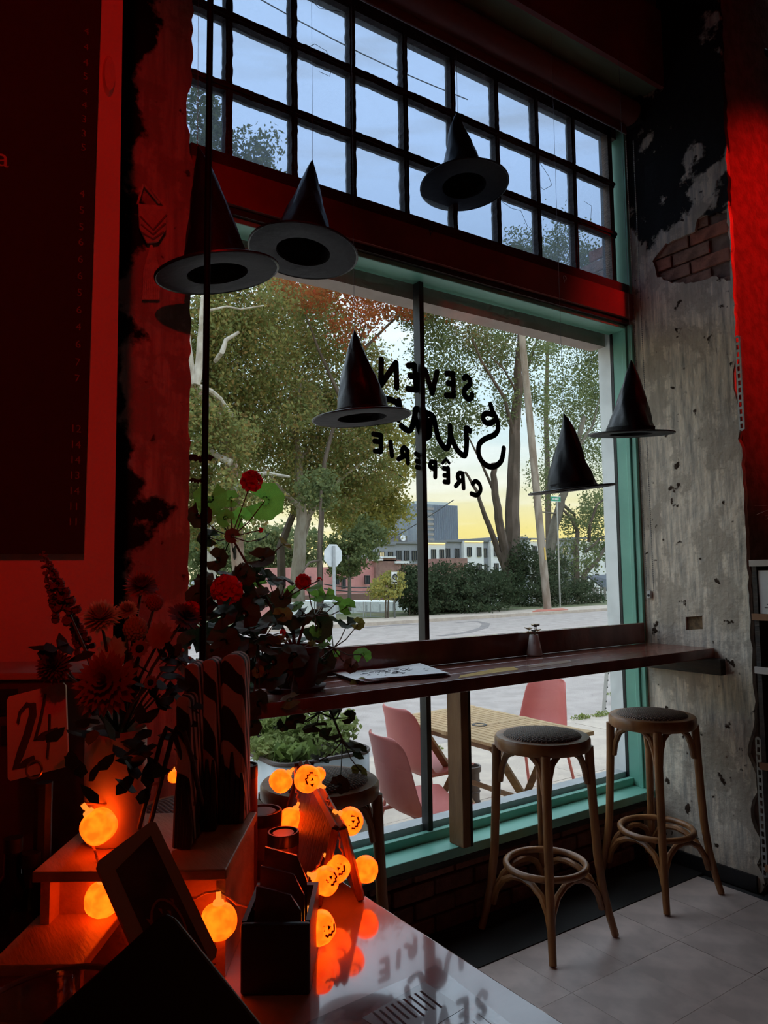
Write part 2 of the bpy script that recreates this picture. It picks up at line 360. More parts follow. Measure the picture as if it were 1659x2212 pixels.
def plaster_sheet(outer, holes, X, t, name, m):
    bm = bmesh.new(); es = []
    for lp in [outer] + holes:
        vs = [bm.verts.new((X, p[0], p[1])) for p in lp]; es += [bm.edges.new((vs[i], vs[(i + 1) % len(vs)])) for i in range(len(vs))]
    bmesh.ops.triangle_fill(bm, use_beauty=True, use_dissolve=False, edges=es)
    g = bmesh.ops.extrude_face_region(bm, geom=bm.faces[:]); bmesh.ops.translate(bm, verts=[v for v in g['geom'] if isinstance(v, bmesh.types.BMVert)], vec=(t, 0, 0))
    bmesh.ops.recalc_face_normals(bm, faces=bm.faces); me = bpy.data.meshes.new(name); bm.to_mesh(me); me.materials.append(m)
    o = bpy.data.objects.new(name, me); COL.objects.link(o); return o
outer = [(2.50, 0), (2.50, CEIL)]
z = CEIL
while z > 0.0:
    y_ = 1.852 + random.uniform(-.004, .006)
    if 2.0 < z < 2.45: y_ += .012 * math.sin(z * 17) + .012
    if .1 < z < .75: y_ += .025 + .018 * math.sin(z * 23)
    outer.append((y_, z)); z -= .04
outer.append((1.87, 0))
pl = struct(plaster_sheet(outer, [hole1, hole2], XW, .028, 'wall_side', plaster), 'peeling plaster coat with exposed brick patch')
a, b = yz(1481, 1333), yz(1518, 1361)
MB().lohi((XW + .012, b[0] - .004, b[1] - .004), (XW + .029, a[0] + .004, a[1] + .004)).build('wood_plug', mat('chip_board', (.20, .12, .06), .8, (.10, .06, .03), 60), pl)
struct(MB().lohi((XW - .012, 1.88, 0), (XW, 2.40, .07)).build('baseboard_right', blackpaint, origin=O0))
# perforated corner beads where the plaster has come off
def bead(za, zb, name, label):
    t = thing(name, label, 'corner bead', (XW - .002, 1.846, za))
    m = mat('galvanised', (.45, .44, .42), .5, metal=.6); mb = MB(); n = max(3, int((zb - za) / .032)); h = (zb - za) / n
    mb.lohi((XW - .004, 1.832, za), (XW - .002, 1.838, zb)).lohi((XW - .004, 1.850, za), (XW - .002, 1.857, zb))
    for i in range(n + 1): mb.lohi((XW - .004, 1.838, za + i * h - .006), (XW - .002, 1.850, za + i * h + .006))
    mb.build('perforated_strip', m, t); mb = MB()
    mb.lohi((XW - .003, 1.829, za), (XW + .02, 1.832, zb)).build('edge_strip', m, t)
bead(2.08, 2.52, 'corner_bead', 'pale perforated metal strip on the upper plaster edge')
bead(.08, .68, 'corner_bead', 'pale perforated metal strip near the floor on the plaster edge')

# ------------------------------------------------------------------ window_1: big lower pane
w1 = struct(bpy.data.objects.new('window_1', None), 'large lower shop window'); COL.objects.link(w1)
XR = 3.28
MB().lohi((.87, 2.39, .29), (XW - .002, 2.505, .33)).build('sill', green, w1, bevel=.004)
MB().lohi((.87, 2.42, .25), (XW - .002, 2.47, .29)).build('apron', darkwood, w1)
MB().lohi((.87, 2.505, .29), (XR, 2.535, .368)).build('bottom_rail', green, w1, bevel=.004)
MB().lohi((.87, 2.55, .27), (XR, 2.62, .39)).build('outer_rail', mat('grey_rail', (.42, .44, .45), .5), w1)
MB().lohi((.87, 2.44, 2.72), (XR, 2.56, 2.76)).build('head_rail', green, w1, bevel=.004)
MB().lohi((.87, 2.42, 2.74), (XR, 2.44, 2.775)).build('head_moulding', darkwood, w1)
MB().lohi((.87, 2.58, 2.66), (XR, 2.68, 2.76)).build('outer_head', mat('outer_head_paint', (.38, .30, .25), .6), w1)
MB().lohi((XR, 2.41, .33), (XR + .02, 2.535, 2.74)).build('jamb', green, w1, bevel=.003)
MB().lohi((XR - .012, 2.44, .33), (XR, 2.465, 2.74)).build('jamb_stop', green, w1, bevel=.003)
MB().lohi((XR - .004, 2.55, .3), (XR + .02, 2.63, 2.74)).build('outer_jamb', mat('white_trim', (.88, .9, .9), .5), w1)
MB().lohi((XR - .002, 2.533, .3), (XR + .01, 2.552, 2.74)).build('gasket', blackpaint, w1)
gl = glass('shop_glass', (.95, .97, .96))
XM = 1.955
for xa, xb in ((.87, XM - .006), (XM + .006, XR)):
    MB().lohi((xa, YG - .003, .36), (xb, YG + .003, 2.74)).build('pane', gl, w1)
MB().lohi((XM - .012, 2.515, .36), (XM + .012, 2.56, 2.74)).build('mullion', blackpaint, w1)
# red beam between the two windows
struct(MB().lohi((.87, 2.40, 2.765), (XW - .002, 2.58, 2.90)).build('trim_3', redpaint, origin=O0), 'red beam between window and transom')
struct(MB().lohi((.87, 2.415, 2.90), (XW - .002, 2.58, 2.955)).build('trim_4', mat('beam_top', (.06, .02, .016), .6), origin=O0), 'dark sloping ledge on the red beam')
# ------------------------------------------------------------------ window_2: transom of small panes
w2 = struct(bpy.data.objects.new('window_2', None), 'transom of small old panes'); COL.objects.link(w2)
dg_ = glass('dusty_glass', (.50, .56, .64), dust=.10, dustcol=(.7, .8, .9))
munt = mat('old_muntin', (.045, .028, .022), .7, (.10, .07, .055), 30, (1, 1, 4), .45, .75, bump=.6, bsc=60)
zr = [2.95, 3.243, 3.524, 3.815]; xc = [1.03 + .2715 * k for k in range(-1, 9)]
def ragged_bar(a, b, w, d, horiz):
    n = int((b - a) / .018) if True else 4; mb = MB(); pts = []
    for s in (1, -1):
        for i in range(n + 1):
            q = a + (b - a) * (i if s == 1 else n - i) / n; pts.append((q, s * (w / 2 + random.uniform(-.0015, .0025))))
    return pts
for i, z_ in enumerate(zr[1:3]):
    pts = ragged_bar(.76, XR - .03, .036, .04, True)
    mb = MB().prism(pts, .045, Matrix.Translation((0, 2.505, z_)) @ rotm(90).to_4x4()); mb.lohi((.76, 2.452, z_ - .007), (XR - .03, 2.462, z_ + .007)); mb.build('muntin', munt, w2)
for x in xc[1:9]:
    for r in range(3):
        za, zb = zr[r] + .018, zr[r + 1] - .018
        pts = [(q[1], q[0]) for q in ragged_bar(za, zb, .026, .04, False)][::-1]
        mb = MB().prism(pts, .04, Matrix.Translation((x, 2.50, 0)) @ rotm(90).to_4x4()); mb.lohi((x - .005, 2.452, za), (x + .005, 2.462, zb)); mb.build('muntin', munt, w2)
MB().lohi((.76, 2.46, 3.79), (XR, 2.52, 3.85)).build('top_rail', munt, w2)
MB().lohi((.76, 2.46, 2.93), (XR, 2.52, 2.965)).build('bottom_rail', munt, w2)
MB().lohi((xc[9] + .005, 2.46, 2.93), (xc[9] + .04, 2.52, 3.85)).build('side_rail', munt, w2)
MB().lohi((XR, 2.41, 2.90), (XR + .02, 2.52, 3.95)).build('jamb', green, w2)
for ci in range(9):
    for r in range(3):
        MB().lohi((xc[ci] + .012, 2.488, zr[r] + .016), (xc[ci + 1] - .012, 2.491, zr[r + 1] - .016)).build('pane', dg_, w2)

for pts in ([(650, 110), (680, 95), (705, 110), (718, 145), (712, 165), (690, 155)], [(1165, 350), (1185, 380), (1192, 400), (1175, 410), (1165, 402)], [(1083, 435), (1105, 450), (1125, 455), (1140, 490)], [(1250, 380), (1275, 395), (1290, 400)], [(1262, 435), (1278, 445), (1276, 475)], [(672, 0), (690, 18), (735, 25)]):
    MB().tube([onY(x, y, 2.486) for x, y in pts], .0012, 4).build('glass_crack', blackpaint, w2)

# ------------------------------------------------------------------ pale partition at the left with the menu board
struct(MB().lohi((RX0, 1.60, 0), (.418, 1.68, CEIL)).build('wall_partition', palewall, origin=O0), 'smooth pale partition behind the counter')

# ------------------------------------------------------------------ outside ground
asph = mat('asphalt', (.39, .33, .30), .9, (.32, .27, .245), 3, bump=.4, bsc=120)
conc = mat('pavement', (.51, .42, .345), .9, (.43, .355, .295), 5, bump=.4, bsc=150)
struct(MB().lohi((-30, 2.72, -.5), (60, 5.65, ZG - .02)).build('ground_bed', mat('joint_dirt', (.12, .11, .10), .95), origin=O0))
pv = struct(MB().lohi((-30, 5.5, -.5), (60, 5.66, ZG - .005)).build('pavement', conc, origin=O0), 'concrete pavement with kerb')
src = MB().lohi((-.745, -.69, -.02), (.745, .69, 0)).build('slab', conc, pv); f_ = True
for i in range(-4, 14):
    for j in range(2):
        M = Matrix.Translation((1.0 + i * 1.5, 3.42 + j * 1.39, ZG + random.uniform(-.003, .003)))
        if f_: src.matrix_local = M; f_ = False
        else: inst(src, 'slab', pv, M)
struct(MB().lohi((-60, 5.66, -.8), (90, 20.3, -.33)).build('road', asph, origin=O0), 'grey asphalt street')
struct(MB().lohi((-60, 20.3, -.8), (90, 20.5, -.22)).build('kerb', conc, origin=O0))
struct(MB().lohi((-60, 20.5, -.8), (90, 22.2, -.23)).build('far_pavement', conc, origin=O0), 'pale pavement across the street')
vg = MB(); gx = np.linspace(-60, 120, 40); gy = [22.2, 25, 27, 30, 36, 50, 80, 140, 260]; gz = [-.23, -.2, -.35, -1.2, -3, -5, -7, -8, -8]
idx = {}
for a_, x in enumerate(gx):
    for b_, y in enumerate(gy): idx[a_, b_] = a_ * len(gy) + b_
vs = [(x * (1 + y / 150), y, gz[k]) for x in gx for k, y in enumerate(gy)]
vg.add(vs, [(idx[i, j], idx[i + 1, j], idx[i + 1, j + 1], idx[i, j + 1]) for i in range(39) for j in range(len(gy) - 1)])
struct(vg.build('terrain', mat('verge_grass_ground', (.10, .13, .05), .95, (.16, .15, .08), 1.5), origin=O0, smooth=True), 'grassy ground falling away behind the street')
struct(MB().lohi((-400, 260, -9), (700, 900, -8)).build('far_ground', mat('far_ground', (.2, .21, .2), .95), origin=O0))

# ================================================================== OUTSIDE: far to near
def facade_windows(parent, rects, Y, frame_m, pane_m, depth=.25):
    for (x0, x1, z0, z1) in rects:
        f = MB(); w = (x1 - x0) * .09
        f.lohi((x0, Y - depth, z0), (x0 + w, Y, z1)).lohi((x1 - w, Y - depth, z0), (x1, Y, z1)).lohi((x0, Y - depth, z1 - w), (x1, Y, z1)).lohi((x0, Y - depth, z0), (x1, Y, z0 + w)).lohi(((x0 + x1) / 2 - w / 3, Y - depth, z0), ((x0 + x1) / 2 + w / 3, Y, z1))
        fo = f.build('window', frame_m, parent); MB().lohi((x0, Y - depth * .5, z0), (x1, Y, z1)).build('pane', pane_m, fo)
dkglass = mat('far_glass', (.05, .065, .08), .15, spec=.8); litglass = mat('lit_far_glass', (.5, .45, .3), .3, emit=(1, .8, .45), es=.5)
dkframe = mat('far_window_frame', (.07, .07, .08), .5)
def xz(px, py, Y): p = onY(px, py, Y); return p.x, p.z
# office tower
YT = 420.0
x0, zt = xz(899, 1088, YT); x1, _ = xz(987, 1082, YT); xs, _ = xz(936, 1085, YT)
tw = thing('office_tower', 'tall dark glass office tower standing above the white flats', 'building', ((x0 + x1) / 2, YT, -8))
gt = mat('tower_glass', (.20, .25, .32), .25, (.15, .19, .26), .15, (1, 1, .3), metal=.2)
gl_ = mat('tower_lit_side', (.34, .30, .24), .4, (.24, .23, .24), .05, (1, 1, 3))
W_, H_ = x1 - x0, zt + 8
MB().lohi((x0, YT, -8), (x1, YT + 40, zt)).build('shaft', gt, tw)
ribs = MB()
for i in range(25): ribs.lohi((xs + (x1 - xs) * i / 24 - .12, YT - .5, -8), (xs + (x1 - xs) * i / 24 + .12, YT, zt))
fo = ribs.build('fins', mat('tower_fin', (.30, .34, .40), .5), tw); fo['kind'] = 'stuff'
MB().lohi((x0 + 3, YT + 3, zt), (x1 - 6, YT + 30, zt + 2.4)).build('roof_plant', mat('roof_plant', (.5, .56, .55), .6), tw)
for i in range(11):
    zz = zt - 3 - i * (H_ - 12) / 11 * .9
    MB().lohi((x0 - .05, YT - .4, zz - 1.1), (xs, YT, zz + .6)).build('floor_band', gl_, tw)
# second, hidden tower
x0, zt = xz(832, 1096, 400); x1, _ = xz(857, 1100, 400)
t2 = thing('office_tower', 'grey tower mostly hidden behind the sycamore leaves', 'building', ((x0 + x1) / 2, 400, -8))
MB().lohi((x0, 400, -8), (x1, 425, zt)).build('shaft', mat('tower2', (.34, .36, .44), .5), t2)
for i in range(14): MB().lohi((x0 - .1, 399.7, zt - 2 - i * 3.2), (x1 + .1, 400, zt - .8 - i * 3.2)).build('floor_band', mat('tower2_band', (.22, .24, .30), .4), t2)
# long block of flats, bays alternating white and grey
YA = 105.0
wht = mat('flats_white', (.78, .78, .78), .7); gry = mat('flats_grey', (.30, .31, .34), .7); cap = mat('flats_cap', (.20, .21, .23), .6)
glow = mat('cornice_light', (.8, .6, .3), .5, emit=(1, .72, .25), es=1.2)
bays = [(800, 858, 1176, gry, 0), (858, 908, 1174, gry, 0), (908, 962, 1172, wht, 1), (962, 1002, 1170, gry, 0), (1002, 1044, 1168, wht, 1), (1044, 1060, 1170, gry, 0), (1060, 1100, 1168, wht, 1), (1100, 1144, 1162, gry, 0), (1144, 1200, 1166, wht, 1), (1200, 1250, 1166, gry, 0), (1250, 1320, 1164, wht, 1)]
ab = thing('apartment_block', 'long low apartment block with alternating white and grey bays', 'building', (80, YA, -9))
wi = 0
for (pa, pb, pt, m, lit) in bays:
    xa, za = xz(pa, pt, YA); xb, _ = xz(pb, pt, YA); off = 0 if m is wht else .8
    MB().lohi((xa, YA + off, -9), (xb, YA + 12, za)).build('bay', m, ab)
    MB().lohi((xa, YA + off - .4, za), (xb, YA + 12, za + .35)).build('parapet', cap, ab)
    if lit: MB().lohi((xa + .2, YA + off - .25, za - .22), (xb - .2, YA + off, za - .05)).build('cornice_light', glow, ab)
    n = 3 if pb - pa > 45 else (2 if pb - pa > 30 else 1)
    for lev, (h, dz) in enumerate(((1.75, 1.2), (1.75, 4.3), (1.75, 7.4))):
        for k in range(n):
            xm = xa + (xb - xa) * (k + .5) / n; wi += 1
            facade_windows(ab, [(xm - .5, xm + .5, za - dz - h, za - dz)], YA + off, dkframe, litglass if wi % 7 == 2 and lev == 0 else dkglass)
# brick building with painted pink wing
YB = 62.0
pb_ = thing('brick_building', 'old brick building with a salmon pink painted wing', 'building', onY(760, 1290, YB))
pink = mat('pink_brick_paint', (.62, .27, .25), .8, (.55, .23, .22), 1.2); brn = mat('brown_brick', (.30, .17, .14), .85, (.24, .13, .11), 2)
def pbox(pa, pb, ytop, ybot, Y, d, m, nm, par, proud=0):
    xa, zt_ = xz(pa, ytop, Y); xb, zb_ = xz(pb, ybot, Y); MB().lohi((xa, Y - proud, zb_), (xb, Y + d, zt_)).build(nm, m, par)
pbox(600, 812, 1226, 1330, YB, 8, pink, 'painted_wing', pb_)
pbox(812, 868, 1209, 1330, YB - .4, 8, brn, 'gable_front', pb_); pbox(826, 856, 1204, 1212, YB - .4, 8, brn, 'gable_top', pb_)
pbox(868, 1010, 1218, 1330, YB, 8, brn, 'main_wall', pb_); pbox(972, 1010, 1206, 1222, YB - .2, 4, brn, 'gable_front', pb_)
wc = mat('white_coping', (.72, .72, .72), .6)
pbox(806, 828, 1207, 1211, YB - .6, 1, wc, 'coping', pb_); pbox(854, 884, 1212, 1217, YB - .6, 1, wc, 'coping', pb_); pbox(828, 856, 1202, 1205, YB - .6, 1, wc, 'coping', pb_)
pbox(880, 912, 1226, 1236, YB - .2, .2, mat('cream_sign', (.75, .72, .5), .6), 'sign_panel', pb_)
for (a_, b_, t_, c_) in ((722, 731, 1246, 1263), (737, 745, 1247, 1272), (787, 797, 1243, 1262), (824, 835, 1242, 1260), (838, 846, 1242, 1260), (660, 670, 1245, 1262)):
    xa, z1 = xz(a_, t_, YB - .4); xb, z0 = xz(b_, c_, YB - .4); facade_windows(pb_, [(xa, xb, z0, z1)], YB - .4, dkframe, dkglass, .2)
pbox(600, 900, 1288, 1325, 50, 1, mat('low_brick', (.20, .11, .09), .9), 'yard_wall', pb_)
# ornate roof piece with a round window between the towers
rg = thing('roof_gable', 'small dark roof gable with a round white window', 'building', onY(866, 1172, 110))
xa, za = xz(846, 1172, 110); xb, zb = xz(880, 1172, 110); _, zc = xz(866, 1156, 110)
MB().lohi((xa, 110, za - 2), (xb, 113, zc - .1)).build('gable', mat('dark_slate', (.16, .15, .15), .8), rg)
MB().lathe([(1e-5, 0), (.55, 0), (.55, .2), (.42, .25), (1e-5, .2)], 16, Matrix.Translation(onY(870, 1163, 109.8)) @ rotm(90).to_4x4()).build('round_window', mat('white_round', (.8, .8, .78), .5), rg)
# white low roof / wall at the bottom of the lot
lw_ = thing('low_shed', 'long low white shed behind the street railing', 'shed', onY(820, 1340, 34))
xa, z1 = xz(700, 1300, 34); xb, z0 = xz(930, 1350, 34)
MB().add([(xa, 34, z0), (xb, 34, z0), (xb, 34, z1 - .25), (xa, 34, z1), (xa, 38, z0), (xb, 38, z0), (xb, 38, z1 - .25), (xa, 38, z1)], [(0, 1, 2, 3), (4, 7, 6, 5), (3, 2, 6, 7), (0, 3, 7, 4), (1, 5, 6, 2), (0, 4, 5, 1)]).build('wall', mat('white_metal_sheet', (.75, .77, .78), .5), lw_)
for k in range(8): MB().lohi((xa + (xb - xa) * k / 8, 33.97, z0), (xa + (xb - xa) * k / 8 + .06, 34, z1 - .25)).build('seam', mat('seam_grey', (.5, .52, .54), .6), lw_)
# house roof at the right
hs = thing('house', 'white house gable with dark shingle roof beyond the hedge', 'house', onY(1290, 1290, 46))
xa, zr_ = xz(1262, 1245, 46); xb, ze = xz(1232, 1282, 46); xc_, _ = xz(1340, 1245, 46)
MB().add([(xb, 46, ze), (xa, 46, zr_), (xa + (xa - xb), 46, ze), (xb, 46, ze - 4), (xa + (xa - xb), 46, ze - 4)], [(0, 3, 4, 2, 1)]).build('gable_wall', mat('house_white', (.75, .76, .78), .7), hs, solid=.1)
MB().add([(xa - .1, 45.7, zr_ + .05), (xc_ + 4, 47.5, zr_ + .05), (xc_ + 6, 45, ze - .2), (xa + (xa - xb) + .2, 44.6, ze - .2)], [(0, 1, 2, 3)]).build('roof', mat('slate_roof', (.08, .09, .11), .8, (.06, .065, .08), 4), hs, solid=.15)
MB().lohi((xa + 1.9, 45.2, ze - 3), (xc_ + 6, 46, ze - .25)).build('front_wall', mat('house_white', (.7,) * 3), hs)
# fence at right
fe = thing('picket_fence', 'low weathered fence below the house roof', 'fence', onZ(1290, 1312, -.3))
for i in range(9):
    p = onY(1268 + i * 8, 1300, 30); MB().lohi((p.x - .09, 30, -1), (p.x + .09, 30.05, .28)).build('picket', mat('weathered_board', (.22, .20, .18), .9), fe)

# ------------------------------------------------------------------ trees
def leaves(name, clumps, n, size, m, parent, droop=.0):
    """clumps: rows of centre xyz, sigma xyz, weight; one joined cloud of small pointed leaves"""
    C_ = np.array([c[:3] for c in clumps]); Sg = np.array([c[3:6] for c in clumps]); w = np.array([c[6] for c in clumps]); w = w / w.sum()
    k = rng.choice(len(clumps), n, p=w)
    # sub clumps make gaps between tufts
    d = rng.normal(size=(n, 3)); sub = rng.normal(size=(len(clumps), 60, 3)); j = rng.integers(0, 60, n)
    q = sub[k, j]; nrm = np.linalg.norm(q, axis=1, keepdims=True); q = q / np.maximum(nrm, 1e-6) * np.minimum(nrm, 1.7) * .62
    P = C_[k] + Sg[k] * (q + d * .17)
    a = rng.normal(size=(n, 3)); a /= np.linalg.norm(a, axis=1, keepdims=True); b = rng.normal(size=(n, 3)); b -= a * (a * b).sum(1, keepdims=True); b /= np.linalg.norm(b, axis=1, keepdims=True)
    s = size * rng.uniform(.6, 1.3, (n, 1)); V = np.stack([P - a * s, P + b * s * .55, P + a * s, P - b * s * .55], 1).reshape(-1, 3)
    o0 = np.array(parent.location); V = (V - o0).astype(np.float32)
    me = bpy.data.meshes.new(name); me.vertices.add(4 * n); me.vertices.foreach_set('co', V.ravel()); me.loops.add(4 * n); me.loops.foreach_set('vertex_index', np.arange(4 * n, dtype=np.int32))
    me.polygons.add(n); me.polygons.foreach_set('loop_start', np.arange(0, 4 * n, 4, dtype=np.int32)); me.polygons.foreach_set('loop_total', np.full(n, 4, dtype=np.int32)); me.update(); me.validate()
    me.materials.append(m); o = bpy.data.objects.new(name, me); COL.objects.link(o); o.parent = parent; o['kind'] = 'stuff'; return o
def limb(pxs, Y, r0, r1, m, parent, name='limb', dy=0.0):
    P = []; n = len(pxs)
    for i, (x, y) in enumerate(pxs):
        P.append(onY(x, y, Y + dy * i / max(1, n - 1)))
    Q = []
    for i in range(n - 1):
        for q in range(4):
            u = q / 4; v = P[i].lerp(P[i + 1], u); Q.append(v + Vector((random.uniform(-1, 1), random.uniform(-1, 1), 0)) * r0 * .12)
    Q.append(P[-1]); k = len(Q)
    MB().tube(Q, [r0 + (r1 - r0) * i / (k - 1) for i in range(k)], 8).build(name, m, parent, smooth=True)
def clump(px, py, rx, ry, Y, w=None, dep=None):
    c = onY(px, py, Y); sc = (c - Vector(CAM)).length / FPX * .97; sx_, sz_ = rx * sc * 1.15, ry * sc
    return (c.x, c.y, c.z, sx_, dep or sx_, sz_, w or rx * ry)
sycg = leafmat('sycamore_leaves', [(0.159, 0.206, 0.079), (0.270, 0.301, 0.111), (0.333, 0.333, 0.127), (0.190, 0.238, 0.095), (0.428, 0.365, 0.127), (0.349, 0.222, 0.095), (0.222, 0.270, 0.111)], .5)
redg = leafmat('reflection_red_leaves', [(.50, .13, .05), (.42, .17, .06), (.30, .16, .06), (.48, .10, .05)], .5)  # reds paint the lamp reflection in the pane onto leaves
oliv = leafmat('olive_leaves', [(0.120, 0.159, 0.079), (0.190, 0.231, 0.104), (0.159, 0.199, 0.088), (0.270, 0.285, 0.120)], .45)
yelg = leafmat('yellowing_leaves', [(0.412, 0.381, 0.111), (0.301, 0.317, 0.111), (0.523, 0.428, 0.111), (0.238, 0.270, 0.111)], .5)
dkg = leafmat('hedge_leaves', [(.04, .058, .03), (.062, .085, .045), (.05, .07, .04), (.085, .10, .055)], .3)
barkp = mat('pale_bark', (.52, .48, .42), .8, (.30, .26, .21), 2.5, (1, 1, .6), bump=.3); barkd = mat('dark_bark', (.075, .055, .04), .9, (.12, .09, .07), 3, (1, 1, .4), bump=.6, bsc=10)
TG = 'trees across the street'
def tree(name, label, basepx, Y, bark, limbs_, clumps, n, size, m, crown='crown'):
    b0 = onY(basepx[0], basepx[1], Y); b0.z = -.3 if Y < 26 else (-.8 if Y < 40 else -4.5)
    t = thing(name, label, 'tree', b0, TG)
    for i, (pp, r0, r1) in enumerate(limbs_): limb(pp, Y - (1.6 if (i and 'white bare' in label) else 0), r0, r1, barkp if (i and 'white bare' in label) else bark, t, 'trunk' if i == 0 else 'branch', dy=0 if i == 0 else random.uniform(-1.0, 1.0))
    if n: leaves(crown, clumps, n, size, m, t)
    return t
tree('sycamore', 'tall sycamore with white bare limbs, leftmost behind the black pole', (470, 1320), 27, mat('trunk_brown', (.27, .17, .13), .85, (.40, .30, .24), 2.5, (1, 1, .6), bump=.4),
     [([(520, 1330), (510, 1150), (500, 1000), (470, 900), (420, 830)], .30, .18), ([(424, 830), (432, 760), (437, 690), (438, 620)], .17, .08), ([(420, 830), (412, 770), (408, 720)], .12, .05), ([(428, 835), (455, 845), (475, 862), (500, 900)], .12, .1),
      ([(500, 1000), (470, 985), (440, 965)], .14, .08), ([(505, 1060), (540, 1030), (575, 1022), (625, 1030)], .15, .05), ([(445, 672), (490, 662), (520, 668), (570, 660)], .05, .025), ([(480, 760), (488, 735), (515, 718)], .10, .06), ([(465, 780), (480, 760)], .08, .09)],
     [clump(440, 740, 70, 120, 28), clump(520, 640, 90, 75, 28), clump(530, 780, 90, 90, 29), clump(460, 930, 70, 110, 29), clump(570, 900, 90, 90, 29), clump(450, 1080, 60, 80, 29), clump(470, 560, 60, 60, 29), clump(480, 940, 60, 60, 25.8, 2500), clump(520, 1080, 60, 70, 25.8, 3000), clump(430, 900, 40, 60, 25.8, 1500), clump(330, 760, 90, 130, 29), clump(300, 980, 90, 120, 29), clump(220, 850, 80, 140, 29.5), clump(340, 1110, 70, 70, 29)], 78000, .09, sycg)
tree('sycamore', 'full green sycamore in the middle of the left window half', (648, 1300), 30, mat('sycamore_bark', (.24, .19, .14), .85, (.36, .31, .25), 3, (1, 1, .5), bump=.5),
     [([(643, 1300), (645, 1200), (652, 1130), (646, 1040), (640, 940), (650, 830)], .36, .12), ([(650, 1140), (690, 1080), (730, 1040), (780, 1000)], .15, .04), ([(650, 1100), (600, 1050), (570, 1010)], .13, .04), ([(645, 1000), (700, 920), (760, 860)], .11, .03), ([(643, 960), (600, 880), (580, 800)], .1, .03), ([(680, 852), (715, 850), (735, 846)], .09, .05), ([(652, 1180), (668, 1120), (672, 1040)], .14, .06)],
     [clump(640, 720, 100, 90, 31), clump(700, 800, 100, 100, 31), clump(620, 900, 90, 90, 31), clump(720, 940, 95, 85, 31), clump(600, 1010, 80, 70, 31), clump(690, 1050, 85, 70, 31), clump(770, 1020, 70, 60, 31, 3500), clump(800, 850, 70, 90, 31), clump(650, 620, 90, 50, 31)], 54000, .088, sycg)
tree('red_reflection_tree', 'crown reddened for a lamp reflection, just under the window head', (800, 1310), 27.2, barkd,  # made-up red crown, stands in for the red reflection in the glass
     [([(690, 1330), (692, 1180), (700, 1000), (740, 850), (790, 700)], .14, .05), ([(735, 860), (690, 760), (660, 680)], .09, .03), ([(760, 780), (840, 700), (900, 650)], .08, .03)],
     [clump(690, 610, 90, 40, 26.6, 3500), clump(800, 620, 95, 45, 26.6, 4000), clump(880, 640, 70, 40, 26.6, 3000), clump(960, 650, 45, 40, 26.6, 1800), clump(760, 700, 50, 45, 26.6, 1200)], 10000, .085, redg)
tree('sycamore', 'sycamore whose yellowing branch tips hang before the tower', (606, 1310), 33, barkd,
     [([(608, 1310), (606, 1180), (640, 1090), (720, 1020), (790, 980), (850, 960)], .24, .06), ([(700, 1040), (770, 1080), (830, 1110)], .08, .02), ([(780, 985), (840, 1010), (880, 1040)], .06, .02)],
     [clump(760, 1090, 70, 60, 33), clump(830, 1060, 42, 55, 33, 1700), clump(850, 1110, 38, 40, 33, 1000), clump(870, 1010, 30, 30, 33, 500), clump(830, 940, 60, 60, 33, 2600), clump(790, 1140, 45, 40, 33, 1500)], 11500, .115, yelg)
tree('locust', 'wispy green locust with twin dark trunks right of the mullion', (1100, 1320), 25.5, barkd,
     [([(1104, 1325), (1104, 1200), (1108, 1080), (1112, 960), (1118, 850), (1122, 760), (1130, 690)], .42, .12), ([(1098, 1300), (1092, 1200), (1078, 1120), (1068, 1050), (1066, 1000)], .26, .12), ([(1090, 1230), (1062, 1150), (1042, 1100), (1030, 1060), (1005, 1020)], .15, .05), ([(1116, 870), (1140, 790), (1165, 720)], .14, .04), ([(1112, 950), (1090, 860), (1040, 780), (1020, 730)], .11, .03), ([(1118, 850), (1090, 800), (1060, 770)], .06, .02), ([(1075, 1080), (1040, 1000), (1010, 940)], .08, .03)],
     [clump(1110, 720, 75, 45, 26, 2800), clump(1045, 740, 40, 60, 26, 1600), clump(960, 760, 65, 110, 27, 6000), clump(985, 880, 45, 70, 27, 2600), clump(1110, 800, 55, 50, 26, 1500), clump(1085, 880, 40, 40, 26, 800), clump(930, 660, 60, 50, 27, 2500), clump(940, 960, 40, 50, 27, 1300), clump(1165, 850, 30, 60, 26, 900)], 24000, .075, oliv)
tree('locust', 'leaning locust behind the utility pole, crown up to the window head', (1172, 1310), 28, mat('grey_bark', (.11, .095, .075), .9, (.16, .14, .11), 3, (1, 1, .4), bump=.6, bsc=10),
     [([(1168, 1315), (1185, 1200), (1205, 1110), (1222, 1050), (1240, 980), (1262, 900)], .33, .12), ([(1215, 1090), (1240, 1110), (1250, 1160)], .1, .06), ([(1240, 980), (1280, 920), (1300, 840)], .1, .03), ([(1205, 1110), (1165, 1105)], .06, .02)],
     [clump(1250, 740, 55, 60, 29, 3300), clump(1290, 830, 45, 80, 29, 3600), clump(1235, 870, 45, 60, 29, 2300), clump(1270, 960, 45, 50, 29, 1900), clump(1175, 1040, 35, 45, 29, 700), clump(1215, 950, 35, 45, 29, 900), clump(1300, 1060, 30, 60, 29, 900)], 18000, .075, oliv)
